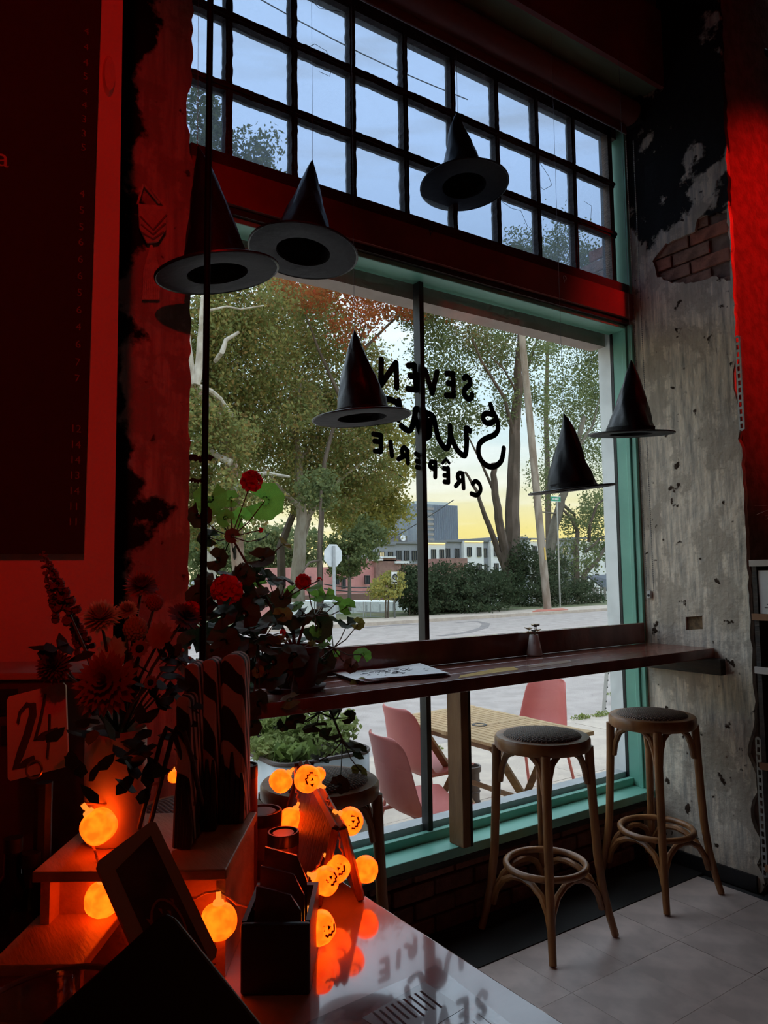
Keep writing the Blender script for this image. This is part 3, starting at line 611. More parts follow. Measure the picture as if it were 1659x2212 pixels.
tree('crooked_tree', 'low crooked tree with forked limbs beside the house roof', (1245, 1300), 27, barkd,
     [([(1250, 1300), (1262, 1240), (1290, 1210), (1310, 1180)], .16, .08), ([(1246, 1260), (1244, 1180), (1248, 1150), (1235, 1120), (1215, 1100)], .16, .06), ([(1272, 1170), (1275, 1130), (1290, 1090), (1310, 1075)], .1, .03), ([(1268, 1190), (1300, 1160), (1330, 1150)], .07, .03)],
     [clump(1290, 1110, 35, 35, 27.5, 900), clump(1250, 1130, 30, 30, 27.5, 500), clump(1240, 1210, 40, 40, 27.5, 900), clump(1310, 1180, 25, 30, 27.5, 600)], 5200, .08, oliv)
tree('sapling', 'small yellow-green street sapling beside the no parking sign', (832, 1335), 21.9, barkd,
     [([(833, 1338), (833, 1300), (836, 1270)], .035, .02), ([(838, 1340), (839, 1290), (845, 1255)], .04, .02)], [clump(832, 1272, 32, 22, 22, 800), clump(850, 1250, 20, 15, 22, 300)], 1900, .06, yelg)
tree('street_tree', 'slender dark-leaved tree on the verge right of the stop sign', (758, 1320), 26, mat('grey_bark', (.1,) * 3),
     [([(755, 1320), (755, 1270), (752, 1200)], .10, .05)], [clump(760, 1190, 42, 40, 26.3, 1800), clump(745, 1230, 25, 20, 26.3, 500), clump(800, 1150, 35, 30, 26.3, 900)], 4200, .09, oliv)
tree('street_tree', 'thin bare dark trunk left of the stop sign', (692, 1300), 24, barkd, [([(694, 1320), (692, 1230), (690, 1150), (694, 1060)], .09, .05), ([(692, 1210), (668, 1215), (650, 1240)], .05, .03)], [clump(690, 1060, 40, 40, 24.5, 900)], 1400, .09, oliv)
# tree tops glimpsed through the transom
tree('poplar', 'pale tree top seen through the lowest left transom panes', (455, 1300), 45, barkp, [([(455, 1400), (455, 900), (448, 500), (445, 320)], .4, .06)], [clump(438, 275, 26, 80, 45, 2000), clump(470, 350, 30, 70, 45, 1600), clump(555, 340, 45, 50, 45, 1500)], 4200, .17, oliv)
tree('poplar', 'round tree top seen through the lower right transom panes', (1200, 1300), 52, barkd, [([(1190, 1390), (1180, 900), (1185, 600)], .4, .06)], [clump(1130, 545, 45, 40, 52, 1800), clump(1205, 540, 50, 60, 52, 3000), clump(1270, 580, 40, 40, 52, 1600)], 6500, .16, oliv)
for k, (px, lb) in enumerate(((450, 'hazy tree of the distant row behind the black pole'), (540, 'hazy tree of the distant row behind the geranium'), (630, 'hazy tree of the distant row beside the pink building'))):
    tree('distant_tree', lb, (px, 1270), 75, barkd, [([(px, 1300), (px, 1180)], .3, .15)], [clump(px - 25, 1175, 45, 40, 75), clump(px + 25, 1190, 45, 45, 75), clump(px, 1230, 60, 35, 76)], 3500, .28, oliv)
# hedges
def bush(label, clumps, n, size, m, Y, stems):
    c = np.array([q[:3] for q in clumps]).mean(0); t = thing('bush', label, 'bush', (c[0], c[1], -.3), 'bushes across the street')
    leaves('foliage', clumps, n, size, m, t)
    for i in range(stems):
        q = clumps[i % len(clumps)]; x = q[0] + random.uniform(-1, 1) * q[3]; MB().tube([(x, q[1], -.3), (x + random.uniform(-.3, .3), q[1], q[2])], [.03, .015], 5).build('stem', barkd, t)
bush('broad dark green bush just right of the black mullion', [clump(900, 1270, 42, 40, 22.8), clump(960, 1260, 50, 38, 22.8), clump(1020, 1265, 50, 38, 23), clump(1070, 1275, 40, 35, 23), clump(920, 1305, 42, 20, 22.6, 900), clump(1010, 1305, 60, 18, 22.6, 1200)], 22000, .062, dkg, 23, 10)
bush('dark bush around the foot of the utility pole', [clump(1130, 1230, 35, 50, 24.5), clump(1150, 1280, 50, 35, 24), clump(1215, 1270, 40, 40, 24), clump(1260, 1285, 35, 28, 24), clump(1195, 1225, 30, 30, 25, 700)], 16000, .062, dkg, 24, 6)
gv = leaves('verge_grass', [clump(940 + i * 25, 1318, 18, 3, 23.4, 1) for i in range(16)], 3000, .06, leafmat('grass_blades', [(.15, .19, .06), (.22, .24, .08)], .3), thing('verge_grass', 'short ragged grass along the verge under the bushes', 'grass', onZ(1140, 1325, -.25)))
gv.parent['kind'] = 'stuff'

# ------------------------------------------------------------------ street furniture
wood_pole = mat('pole_wood', (.22, .17, .13), .85, (.34, .29, .24), 4, (1, 1, .3), bump=.5, bsc=12)
b0 = onZ(1183, 1318, -.25); tp = onY(1112, 560, b0.y - .2)
t = thing('utility_pole', 'leaning wooden utility pole beside the dark bush', 'pole', b0)
MB().tube([b0, tp], [.17, .13], 12).build('shaft', wood_pole, t, smooth=True)
mk = b0.lerp(tp, .16); MB().box(mk + Vector((-.02, -.17, 0)), (.07, .02, .5), rotm(0, -5, 0)).build('marker', mat('yellow_marker', (.75, .5, .1), .6), t)
p = onY(1200, 1078, 22.5)
t = thing('street_name_sign', 'green street name sign half hidden under a witch hat', 'sign', (p.x, 22.5, -.25))
MB().tube([(p.x + .1, 22.52, -.25), (p.x + .1, 22.52, p.z + .1)], .035, 8).build('post', mat('galvanised', (.4,) * 3), t)
MB().box(p, (.62, .02, .2)).build('plate', mat('sign_green', (.02, .28, .17), .5), t)
MB().lohi((p.x - .33, 22.488, p.z - .12), (p.x + .33, 22.489, p.z - .10)).lohi((p.x - .33, 22.488, p.z + .1), (p.x + .33, 22.489, p.z + .12)).build('border', mat('sign_white', (.8,) * 3, .5), t)
for i in range(5): MB().box((p.x - .17 + i * .08, 22.487, p.z), (.05, .004, .07)).build('lettering', mat('sign_white', (.8,) * 3), t)
b0 = onZ(719, 1330, -.3); b0 = Vector((onY(719, 1330, 21.9).x, 21.9, -.25)); c = onY(719, 1200, 21.9); rr = (onY(740, 1200, 21.9).x - c.x) * .98
t = thing('stop_sign', 'octagonal road sign seen from its blank grey back', 'sign', b0)
MB().prism([(rr * 1.08 * math.cos(R_(22.5 + 45 * i)), rr * 1.08 * math.sin(R_(22.5 + 45 * i))) for i in range(8)], .02, Matrix.Translation(c) @ rotm(90, 0, 8).to_4x4()).build('plate', mat('sign_back', (.66, .70, .74), .4, (.6, .64, .68), 3), t)
MB().lohi((c.x - .045, 21.8, -.25), (c.x + .045, 21.86, c.z + rr * .85)).build('post', mat('sign_post', (.38, .40, .42), .5), t)
c = onY(852, 1249, 21.8); t = thing('no_parking_sign', 'white no parking sign on a thin dark post', 'sign', (c.x, 21.8, -.25))
MB().lohi((c.x - .03, 21.8, -.25), (c.x + .03, 21.84, c.z)).build('post', mat('sign_post_dark', (.10, .10, .09), .6), t)
hw = (onY(859, 1249, 21.8).x - c.x); MB().lohi((c.x - hw, 21.77, c.z - hw * 1.55), (c.x + hw, 21.79, c.z + hw * 1.6)).build('plate', mat('sign_white', (.8,) * 3), t)
MB().tube([(c.x + hw * .62 * math.cos(q), 21.765, c.z + hw * .35 + hw * .62 * math.sin(q)) for q in (2 * math.pi * i / 20 for i in range(20))], .022, 6, True).tube([(c.x - hw * .45, 21.765, c.z + hw * .8), (c.x + hw * .45, 21.765, c.z - hw * .1)], .022, 6).build('ring', mat('sign_black', (.03,) * 3, .6), t)
text_mesh('P', hw * 1.1, Matrix.Translation((c.x, 21.767, c.z + hw * .35)) @ rotm(90).to_4x4(), mat('sign_black', (.03,) * 3), 'letter', t)
MB().lohi((c.x - hw * .7, 21.765, c.z - hw * 1.2), (c.x + hw * .7, 21.769, c.z - hw * .9)).build('text_line', mat('sign_black', (.03,) * 3), t)
b0 = onZ(1304, 1537, ZG); t = thing('sign_post', 'perforated steel sign post leaning at the pavement edge', 'post', b0); tp = onY(1320, 1330, b0.y + .05)
MB().tube([b0, tp], .028, 4).build('channel', mat('galvanised', (.4,) * 3), t)
for i in range(14): MB().ell(b0.lerp(tp, (i + .5) / 14) + Vector((0, -.028, 0)), (.010, .004, .010), 6, 4).build('punched_hole', blackpaint, t)
hr = thing('street_railing', 'low thin pipe railing in front of the white shed', 'railing', onY(800, 1338, 22.6))
rm = mat('railing_pipe', (.35, .36, .36), .5)
for px in (785, 790, 800): a_ = onY(px, 1300, 22.6); MB().tube([(a_.x, 22.6, -.25), (a_.x, 22.6, a_.z)], .02, 6).build('post', rm, hr)
for py in (1322, 1332): MB().tube([onY(770, py - 1, 22.6), onY(830, py + 1, 22.6)], .018, 6).build('rail', rm, hr)
wm = mat('wire_black', (.03, .03, .03), .6)
for i, (a_, b_, Y) in enumerate((((980, 1080), (740, 1215), 60), ((700, 1262), (860, 1258), 50), ((700, 1272), (880, 1266), 50), ((495, -40), (1010, 215), 30))):
    A, B = onY(*a_, Y), onY(*b_, Y)
    MB().tube([A.lerp(B, k / 12) - Vector((0, 0, .35 * math.sin(math.pi * k / 12))) for k in range(13)], .05 if Y > 40 else .03, 5).build('overhead_wire', wm)
    tag(bpy.data.objects[-1] if False else COL.objects[-1], ['sagging wire crossing before the office tower', 'upper wire crossing the pink wall', 'lower wire crossing the pink wall', 'wire crossing the sky behind the upper transom panes'][i], 'wire')
for k, (pts, lb) in enumerate((([(985, 1345), (1030, 1342), (1050, 1347), (1045, 1356), (1010, 1366), (950, 1374)], 'dark curved tyre mark on the street beside the mullion'), ([(780, 1356), (860, 1350), (930, 1347)], 'faint straight tyre mark on the street left of the mullion'))):
    o = MB().tube([onZ(x, y, -.329) for x, y in pts], .16, 6, flat=.02).build('tyre_mark', mat('rubber_mark', (.22, .19, .18), .9)); tag(o, lb, 'tyre mark')
# red ramp plate on the far pavement
rp_ = MB().add([(onY(1150, 1330, 20.6).x, 20.6, -.215), (onY(1228, 1330, 20.6).x, 20.6, -.215), (onY(1215, 1330, 21.5).x, 21.5, -.215), (onY(1160, 1330, 21.5).x, 21.5, -.215)], [(0, 1, 2, 3)]).build('ramp_plate', mat('red_ramp', (.50, .16, .11), .8), solid=.02)
tag(rp_, 'red tactile kerb ramp plate across the street', 'ramp plate')

# ================================================================== OUTDOOR SEATING
teak = mat('teak', (.50, .33, .16), .6, (.38, .24, .11), 9, (1, 8, 1), bump=.2); teakd = mat('teak_legs', (.30, .17, .08), .6, (.22, .12, .06), 9, (1, 1, 6))
TX0, TX1, TY0, TY1, TZ = 2.70, 3.36, 2.82, 3.86, .54
t = thing('slatted_table', 'folding wooden table with slatted top outside the window', 'table', ((TX0 + TX1) / 2, (TY0 + TY1) / 2, ZG))
ns = 15; sw = (TX1 - TX0) / ns
for i in range(ns):
    xa = TX0 + i * sw
    for (ya, yb) in ((TY0 + .05, (TY0 + TY1) / 2 - .025), ((TY0 + TY1) / 2 + .025, TY1 - .05)):
        MB().lohi((xa + .004, ya, TZ - .018), (xa + sw - .004, yb, TZ)).build('slat', teak, t, bevel=.002)
for ya in (TY0, (TY0 + TY1) / 2 - .025, TY1 - .05): MB().lohi((TX0, ya, TZ - .022), (TX1, ya + .05, TZ + .001)).build('end_rail', teak, t, bevel=.002)
for xa in (TX0 + .06, TX1 - .09): MB().lohi((xa, TY0 + .05, TZ - .06), (xa + .03, TY1 - .05, TZ - .02)).build('apron', teakd, t)
for yl in (TY0 + .22, TY1 - .2):
    for sg in (-1, 1):
        xm = (TX0 + TX1) / 2; MB().tube([(xm - sg * .26, yl + .02 * sg, ZG + .002), (xm + sg * .26, yl + .02 * sg, TZ - .03)], .026, 4).build('leg', teakd, t)
MB().tube([((TX0 + TX1) / 2, TY0 + .22, (TZ + ZG) / 2), ((TX0 + TX1) / 2, TY1 - .2, (TZ + ZG) / 2)], .016, 8).build('stretcher', teakd, t)
MB().lathe([(.03, -.001), (.03, .003), (.045, .003), (.045, -.001)], 16, Matrix.Translation(((TX0 + TX1) / 2 - .06, (TY0 + TY1) / 2, TZ + .001)), close=True).build('parasol_ring', blackpaint, t)

def shell_chair(label):
    t = thing('shell_chair', label, 'chair', (0, 0, 0), 'pink shell chairs outside')
    pk = mat('pink_plastic', (.52, .14, .125), .45, (.48, .125, .115), 2)
    prof = [(.235, .425, .185), (.215, .445, .205), (.15, .445, .22), (.05, .43, .228), (-.06, .425, .228), (-.13, .435, .226), (-.175, .475, .222), (-.20, .54, .212), (-.215, .62, .20), (-.232, .70, .188), (-.25, .78, .172), (-.258, .815, .155), (-.262, .832, .12)]
    nu = 11; vs = []; fs = []
    for i, (y, z, w) in enumerate(prof):
        for j in range(nu):
            u = -1 + 2 * j / (nu - 1); k = abs(u) ** 2.4
            seat = max(0.0, 1 - i / 6); back = 1 - seat
            vs.append((u * w, y + k * .075 * back * (1 if i < 11 else .6), z + k * .035 * seat + k * .03 * min(seat * 2, 1) * (1 if 2 < i < 7 else 0)))
    for i in range(len(prof) - 1):
        for j in range(nu - 1): fs.append((i * nu + j, i * nu + j + 1, (i + 1) * nu + j + 1, (i + 1) * nu + j))
    mb = MB(); mb.add(vs, fs); o = mb.build('shell', pk, t, smooth=True, angle=80, solid=.012)
    md = o.modifiers.new('round', 'SUBSURF'); md.levels = 1; md.render_levels = 2
    lm = mat('pink_metal', (.50, .12, .10), .4)
    for sx_ in (-1, 1):
        for (y0, y1) in ((.16, .21), (-.13, -.23)):
            MB().tube([(sx_ * .13, y0 * .6, .418), (sx_ * .165, y0, .405), (sx_ * .185, y0 * 1.05, .37), (sx_ * .215, y1, 0)], .011, 8).build('leg', lm, t, smooth=True)
    MB().tube([(-.13, .1, .42), (-.13, -.08, .42), (.13, -.08, .42), (.13, .1, .42)], .010, 6, True).build('seat_frame', lm, t)
    return t
ch = shell_chair('pink shell chair in front of the table, nearest the planter')
def put(o, x, y, rz, label=None, z=ZG):
    o.location = (x, y, z); o.rotation_euler = (0, 0, R_(rz))
    if label: o['label'] = label
    return o
c2 = dup(ch); c3 = dup(ch)
put(ch, 2.37, 3.13, -98); put(c2, 2.86, 3.72, -92, 'pink shell chair tucked under the far end of the slatted table'); put(c3, 4.0, 3.92, 98, 'pink shell chair on the far side of the slatted table')

# planter
px0, px1, py0, py1, pzt = 1.50, 2.00, 2.99, 4.3, .60
t = thing('planter', 'white metal trough planter with rounded corners', 'planter', ((px0 + px1) / 2, (py0 + py1) / 2, ZG))
wmet = mat('white_metal', (.62, .66, .68), .4, (.55, .60, .62), 2)
def rrect(x0, x1, y0, y1, r, n=5):
    o = []
    for (cx, cy, a0) in ((x1 - r, y1 - r, 0), (x0 + r, y1 - r, 90), (x0 + r, y0 + r, 180), (x1 - r, y0 + r, 270)):
        for i in range(n + 1): q = R_(a0 + 90 * i / n); o.append((cx + r * math.cos(q), cy + r * math.sin(q)))
    return o
lp = rrect(px0, px1, py0, py1, .09)
mb = MB(); n = len(lp); mb.add([(x, y, ZG) for x, y in lp] + [(x, y, pzt) for x, y in lp], [(i, (i + 1) % n, n + (i + 1) % n, n + i) for i in range(n)]); mb.build('side', wmet, t, smooth=True, solid=.012)
MB().tube([(x, y, pzt) for x, y in lp], .011, 8, True).build('rim', mat('dark_rim', (.09, .06, .055), .5), t, smooth=True)
for zz in (.1, .3): MB().tube([(x, y, zz) for x, y in rrect(px0 - .004, px1 + .004, py0 - .004, py1 + .004, .09)], .012, 6, True).build('ridge', wmet, t, smooth=True)
for (x, y, zz) in ((px0 + .03, py0 - .002, .56), (px1 - .06, py0 - .012, .5)): MB().ell((x, y - .004, zz), (.012, .008, .012), 10, 6).build('bolt', mat('galvanised', (.4,) * 3), t, smooth=True)
MB().prism(lp, .02, Matrix.Translation((0, 0, pzt - .06))).build('soil', mat('soil', (.06, .04, .03), .95), t)
def plantlet(label, name, x, y, h, sp, n, size, m, flower=None):
    t = thing(name, label, 'plant', (x, y, pzt - .04), 'plants in the trough')
    leaves('foliage', [(x + random.uniform(-1, 1) * sp * .5, y + random.uniform(-1, 1) * sp * .5, pzt + h * random.uniform(.2, .7), sp * .5, sp * .5, h * .45, 1) for _ in range(5)], n, size, m, t)
    for i in range(7):
        a_ = random.uniform(0, 6.28); MB().tube([(x, y, pzt - .04), (x + math.cos(a_) * sp * .5, y + math.sin(a_) * sp * .5, pzt + h * .8)], .003, 4).build('stem', mat('green_stem', (.15, .22, .06), .6), t)
    if flower:
        for i in range(flower[0]):
            a_ = random.uniform(0, 6.28); r_ = random.random() * sp * .6
            MB().ell((x + math.cos(a_) * r_, y + math.sin(a_) * r_, pzt + h * random.uniform(.75, 1.0)), (.018, .018, .010), 8, 5).build('blossom', flower[1], t)
herb = leafmat('herb_leaves', [(.22, .30, .08), (.15, .22, .06), (.30, .38, .12), (.20, .28, .10)], .4)
herb2 = leafmat('pale_herb_leaves', [(.32, .38, .14), (.24, .30, .10), (.40, .46, .20)], .4)
orm = mat('orange_petal', (.9, .25, .03), .6); pkm = mat('pink_petal', (.55, .22, .25), .6)
plantlet('feathery marigold with an orange blossom at the far end', 'marigold', 1.63, 3.75, .2, .22, 1500, .018, herb, (3, orm))
plantlet('pink flowering herb in the middle of the trough', 'herb_plant', 1.82, 3.62, .2, .2, 1200, .016, herb, (12, pkm))
plantlet('bushy fine-leaved herb near the front of the trough', 'herb_plant', 1.82, 3.28, .16, .22, 1900, .016, herb2)
plantlet('pale variegated creeper at the near left of the trough', 'creeper', 1.60, 3.25, .08, .16, 700, .018, herb2)
plantlet('broad-leaved seedling at the near trough corner', 'seedling', 1.62, 3.10, .07, .1, 160, .035, herb)
plantlet('tall grey-green herb at the right trough end', 'herb_plant', 1.9, 3.9, .24, .25, 1400, .02, oliv)
p = onZ(1018, 1750, ZG); t = thing('ash_pot', 'dark ribbed pot standing under the outdoor table', 'pot', (p.x, p.y, ZG))
MB().lathe([(.06, 0), (.062, .26), (.075, .265), (.075, .30), (.06, .30), (.058, .05), (1e-5, .05)], 20, Matrix.Translation((p.x, p.y, ZG))).build('body', mat('dark_pot', (.05, .03, .025), .5), t, smooth=True)
for i in range(3): MB().tube([(p.x + .064 * math.cos(q), p.y + .064 * math.sin(q), ZG + .06 + i * .07) for q in (2 * math.pi * k / 20 for k in range(20))], .004, 5, True).build('rib', mat('dark_pot', (.05,) * 3), t)
tf = leafmat('weed_leaves', [(.20, .26, .07), (.28, .30, .10)], .3)
for (px, py, lb) in ((1255, 1552, 'grass tuft in the pavement joint below the sign post'), (1300, 1545, 'grass tuft at the kerb beside the sign post'), (930, 1622, 'small grass tuft beyond the table legs'), (1330, 1500, 'tall weed at the window edge by the white jamb')):
    p = onZ(px, py, ZG); t = thing('weed_tuft', lb, 'weeds', (p.x, p.y, ZG)); leaves('blades', [(p.x, p.y, ZG + .015, .12, .05, .025, 1)], 200, .014, tf, t); t['kind'] = 'stuff'

# ================================================================== BAR ALONG THE WINDOW
barwood = mat('bar_wood', (.24, .065, .042), .22, (.12, .032, .022), 5, (2, 14, 1), .35, .7, bump=.15, bsc=20, coat=.35)
BX0, BX1, BY0, BY1, BZ = .90, XW - .004, 2.03, 2.40, 1.065
t = thing('window_bar', 'long dark varnished wooden bar along the window', 'bar counter', ((BX0 + BX1) / 2, (BY0 + BY1) / 2, .33))
for i in range(3):
    ya, yb = BY0 + (BY1 - BY0) * i / 3, BY0 + (BY1 - BY0) * (i + 1) / 3
    MB().lohi((BX0, ya + .0006, BZ - .045), (BX1, yb - .0006, BZ)).build('plank', barwood, t, bevel=.003)
MB().lohi((BX0, 2.392, BZ + .0005), (BX1 - .03, 2.42, 1.168)).build('upstand', barwood, t, bevel=.003)
MB().lohi((BX1 - .04, 1.98, BZ - .12), (BX1, 2.40, BZ - .046)).build('wall_cleat', darkwood, t, bevel=.003)
MB().lohi((2.00, 2.36, .3305), (2.04, 2.45, BZ - .046)).build('post', mat('pine_post', (.26, .125, .05), .55, (.18, .08, .03), 6, (3, 3, .6), bump=.2), t, bevel=.003)
MB().lohi((2.04, 2.36, .3305), (2.052, 2.45, BZ - .046)).build('post_edge', blackpaint, t)
wv = onZ(1060, 1452, BZ)
MB().prism(jag([(1.74, 2.06), (2.06, 2.085), (2.10, 2.15), (2.02, 2.165), (1.78, 2.10)], .02, .004), .0006, Matrix.Translation((0, 0, BZ + .0002))).build('bar_patch', mat('painted_yellow_light', (.75, .50, .13), .25, (.6, .36, .08), 20, (1, 6, 1)), t)  # yellow light falling on the bar, painted as a flat patch
MB().prism(jag([(2.14, 2.09), (2.40, 2.11), (2.42, 2.16), (2.16, 2.14)], .02, .003), .0006, Matrix.Translation((0, 0, BZ + .0002))).build('bar_patch', mat('pale_varnish', (.26, .13, .07), .3), t)  # second patch, paler than the bar wood

# stools
stw = mat('bent_wood', (.40, .165, .05), .42, (.20, .08, .027), 8, (2, 2, .5), .35, .65, bump=.15, bsc=25, coat=.15)
def weave(name):
    m = bpy.data.materials.new(name); m.use_nodes = True; tt = m.node_tree; b = tt.nodes['Principled BSDF']; b.inputs['Roughness'].default_value = .6
    c = nd(tt, 'ShaderNodeTexCoord'); ch_ = nd(tt, 'ShaderNodeTexWave', wave_type='BANDS', bands_direction='X'); ch2 = nd(tt, 'ShaderNodeTexWave', wave_type='BANDS', bands_direction='Y')
    for w in (ch_, ch2): w.inputs['Scale'].default_value = 26; w.inputs['Distortion'].default_value = .6; tt.links.new(c.outputs['Object'], w.inputs[0])
    mu = nd(tt, 'ShaderNodeMath', operation='MULTIPLY'); tt.links.new(ch_.outputs[1], mu.inputs[0]); tt.links.new(ch2.outputs[1], mu.inputs[1])
    r = nd(tt, 'ShaderNodeValToRGB'); r.color_ramp.elements[0].color = (.05, .027, .018, 1); r.color_ramp.elements[1].color = (.36, .20, .12, 1); tt.links.new(mu.outputs[0], r.inputs[0]); tt.links.new(r.outputs[0], b.inputs['Base Color'])
    bp = nd(tt, 'ShaderNodeBump'); bp.inputs['Strength'].default_value = .9; bp.inputs['Distance'].default_value = .004; tt.links.new(mu.outputs[0], bp.inputs['Height']); tt.links.new(bp.outputs[0], b.inputs['Normal'])
    return m
wick = weave('woven_cane')
def stool(label):
    t = thing('bar_stool', label, 'bar stool', (0, 0, 0), 'bentwood bar stools at the window bar')
    MB().lathe([(.14, .722), (.186, .722), (.192, .73), (.192, .762), (.186, .77), (.158, .772), (.14, .765)], 40, close=True).build('seat_rim', stw, t, smooth=True)
    MB().lathe([(.158, .752), (.158, .770), (.15, .778), (.11, .786), (.06, .789), (1e-5, .790)], 36).build('seat_pad', wick, t, smooth=True)
    for sx_ in (-1, 1):
        for sy in (-1, 1):
            pts = [(.130, .73), (.133, .60), (.138, .45), (.144, .30), (.155, .18), (.170, .08), (.185, .001)]
            MB().tube([(sx_ * a, sy * a, z) for a, z in pts], [.019, .0185, .018, .0175, .0165, .0155, .0145], 10).build('leg', stw, t, smooth=True)
    MB().tube([(.158 * math.cos(q), .158 * math.sin(q), .262) for q in (2 * math.pi * i / 40 for i in range(40))], .0135, 10, True).build('foot_ring', stw, t, smooth=True)
    for k in range(4):
        Rz = rotm(0, 0, 90 * k)
        up = [(-.118, -.128, .585), (-.108, -.126, .64), (-.085, -.122, .69), (-.045, -.118, .716), (0, -.116, .720), (.045, -.118, .716), (.085, -.122, .69), (.108, -.126, .64), (.118, -.128, .585)]
        MB().tube([Rz @ Vector(p_) for p_ in up], .013, 8).build('arch_brace', stw, t, smooth=True)
        lo = [(-.150, -.152, .10), (-.135, -.148, .155), (-.10, -.142, .205), (-.05, -.138, .232), (0, -.137, .240), (.05, -.138, .232), (.10, -.142, .205), (.135, -.148, .155), (.150, -.152, .10)]
        MB().tube([Rz @ Vector(p_) for p_ in lo], .013, 8).build('arch_brace', stw, t, smooth=True)
    return t
s1 = stool('bentwood bar stool standing in front of the wooden post, woven seat'); s2, s3, s4 = dup(s1), dup(s1), dup(s1)
put(s1, 2.272, 2.175, 2, z=0.005); put(s2, 2.975, 2.16, -3, 'bentwood bar stool closest to the peeling plaster column', z=.005); put(s3, 1.22, 2.15, 6, 'bentwood bar stool in front of the white planter', z=.005); put(s4, .79, 2.10, 0, 'bentwood bar stool mostly hidden behind the lidded tins', z=.005)

# things on the bar
p = onZ(1121, 1413, BZ); p.y = min(p.y, 2.36)
t = thing('bud_vase', 'tapered white bud vase with dried flowers on the bar', 'vase', (p.x, p.y, BZ))
M = Matrix.Translation((p.x, p.y, BZ + .0005))
MB().lathe([(1e-5, 0), (.032, 0), (.036, .006), (.019, .094), (.016, .092), (.031, .008), (1e-5, .006)], 24, M).build('body', mat('white_ceramic', (.85, .8, .78), .3), t, smooth=True)
for i in range(9):
    a_ = random.uniform(0, 6.28); d_ = random.uniform(.012, .035); e_ = Vector((p.x + math.cos(a_) * d_, p.y + math.sin(a_) * d_, BZ + random.uniform(.10, .15)))
    MB().tube([(p.x, p.y, BZ + .05), e_], .0012, 5).build('stem', mat('dry_stem', (.15, .12, .05), .8), t)
    mb = MB()
    for k in range(10): q = 2 * math.pi * k / 10; mb.tube([e_, e_ + Vector((math.cos(q) * .014, math.sin(q) * .014, .004))], [.003, .0015], 4)
    mb.build('bloom', mat('dry_bloom', (.8, .66, .42), .8) if i % 3 else mat('dark_seed', (.05, .03, .03), .8), t)
st = [(-.18, -.13), (.18, -.13), (.18, .13), (-.18, .13)]
papm = mat('paper', (.88, .88, .9), .7); ink = mat('ink', (.09, .08, .10), .8)
base = onZ(842, 1455, BZ)
base = Vector((1.575, 2.245, BZ))
for i in range(5):
    z0 = BZ + .0012 + i * .0035; ang = random.uniform(-4, 4) - 8
    M = Matrix.Translation((base.x + random.uniform(-.008, .008), base.y, z0)) @ rotm(0, 0, ang).to_4x4()
    if i < 2:
        o = MB().prism([(-.18, -.11), (.18, -.11), (.18, .11), (-.18, .11)], .003, M).build('notebook' if i == 0 else 'folder', mat('red_cover', (.30, .06, .05), .5) if i == 0 else mat('dark_cover', (.10, .06, .06), .5))
        tag(o, ['red covered notebook at the bottom of the paper pile', 'dark folder under the sheets on the bar'][i], 'notebook')
    else:
        g = MB(); N = 10
        for sgn in (0,):
            vs = [(M @ Vector((-.18 + .36 * a / N, -.11 + .22 * b, .0004 + .012 * max(0, a / N - .55) ** 1.5 * (b) * (i - 1)))) for a in range(N + 1) for b in (0, .5, 1)]
            g.add(vs, [(a * 3 + b, (a + 1) * 3 + b, (a + 1) * 3 + b + 1, a * 3 + b + 1) for a in range(N) for b in (0, 1)])
        t = g.build('paper_sheet', papm, None, solid=.0006)
        tag(t, ['loose white sheet directly above the dark folder', 'white sheet in the middle of the pile', 'top white sheet with a scribbled ink drawing'][i - 2], 'paper')
        if i == 4:
            lm = MB()
            for k in range(60):
                x = random.gauss(.02, .07); y = random.gauss(.01, .035); 
                if abs(x) > .15 or abs(y) > .09: continue
                a_ = random.uniform(0, 3.1); L = random.uniform(.006, .03)
                zz = .0016 + .012 * max(0, (x + .18) / .36 - .55) ** 1.5 * ((y + .11) / .22) * 3
                lm.tube([M @ Vector((x, y, zz)), M @ Vector((x + L * math.cos(a_), y + L * math.sin(a_) * .4, zz))], .0008, 4)
            lm.build('ink_drawing', ink, t)['kind'] = 'stuff'

# ================================================================== LETTERING ON THE GLASS (read from the street, so reversed here)
lt = thing('window_lettering', 'black hand-painted reversed lettering on the shop window', 'lettering', onY(900, 1050, YG - .004))
LK = mat('black_vinyl', (.006, .006, .006), .6)
def lpx(x, y): return onY(730 + x / 4.366, 760 + y / 4.366, YG - .0045)
def letter(strokes, w, name):
    mb = MB(); hw = w / 2
    for s_ in strokes:
        P = [lpx(*q) for q in s_]
        if len(P) > 3:   # smooth
            Q = []
            for i in range(len(P) - 1):
                p0, p1, p2, p3 = P[max(0, i - 1)], P[i], P[i + 1], P[min(len(P) - 1, i + 2)]
                for k in range(5):
                    u = k / 5; Q.append(.5 * ((2 * p1) + (p2 - p0) * u + (2 * p0 - 5 * p1 + 4 * p2 - p3) * u * u + (3 * p1 - p0 - 3 * p2 + p3) * u ** 3))
            P = Q + [P[-1]]
        for a, b in zip(P[:-1], P[1:]):
            d = (b - a); d.y = 0
            if d.length < 1e-6: continue
            d.normalize(); nn = Vector((-d.z, 0, d.x)) * hw
            mb.add([a + nn, b + nn, b - nn, a - nn] + [v + Vector((0, .0012, 0)) for v in (a + nn, b + nn, b - nn, a - nn)], [(0, 1, 2, 3), (7, 6, 5, 4), (0, 4, 5, 1), (2, 6, 7, 3)])
        for a in P: mb.lathe([(hw, 0), (hw, .0012)], 14, Matrix.Translation(a + Vector((0, .0012, 0))) @ rotm(90).to_4x4())
    mb.build(name, LK, lt)
w5 = .028
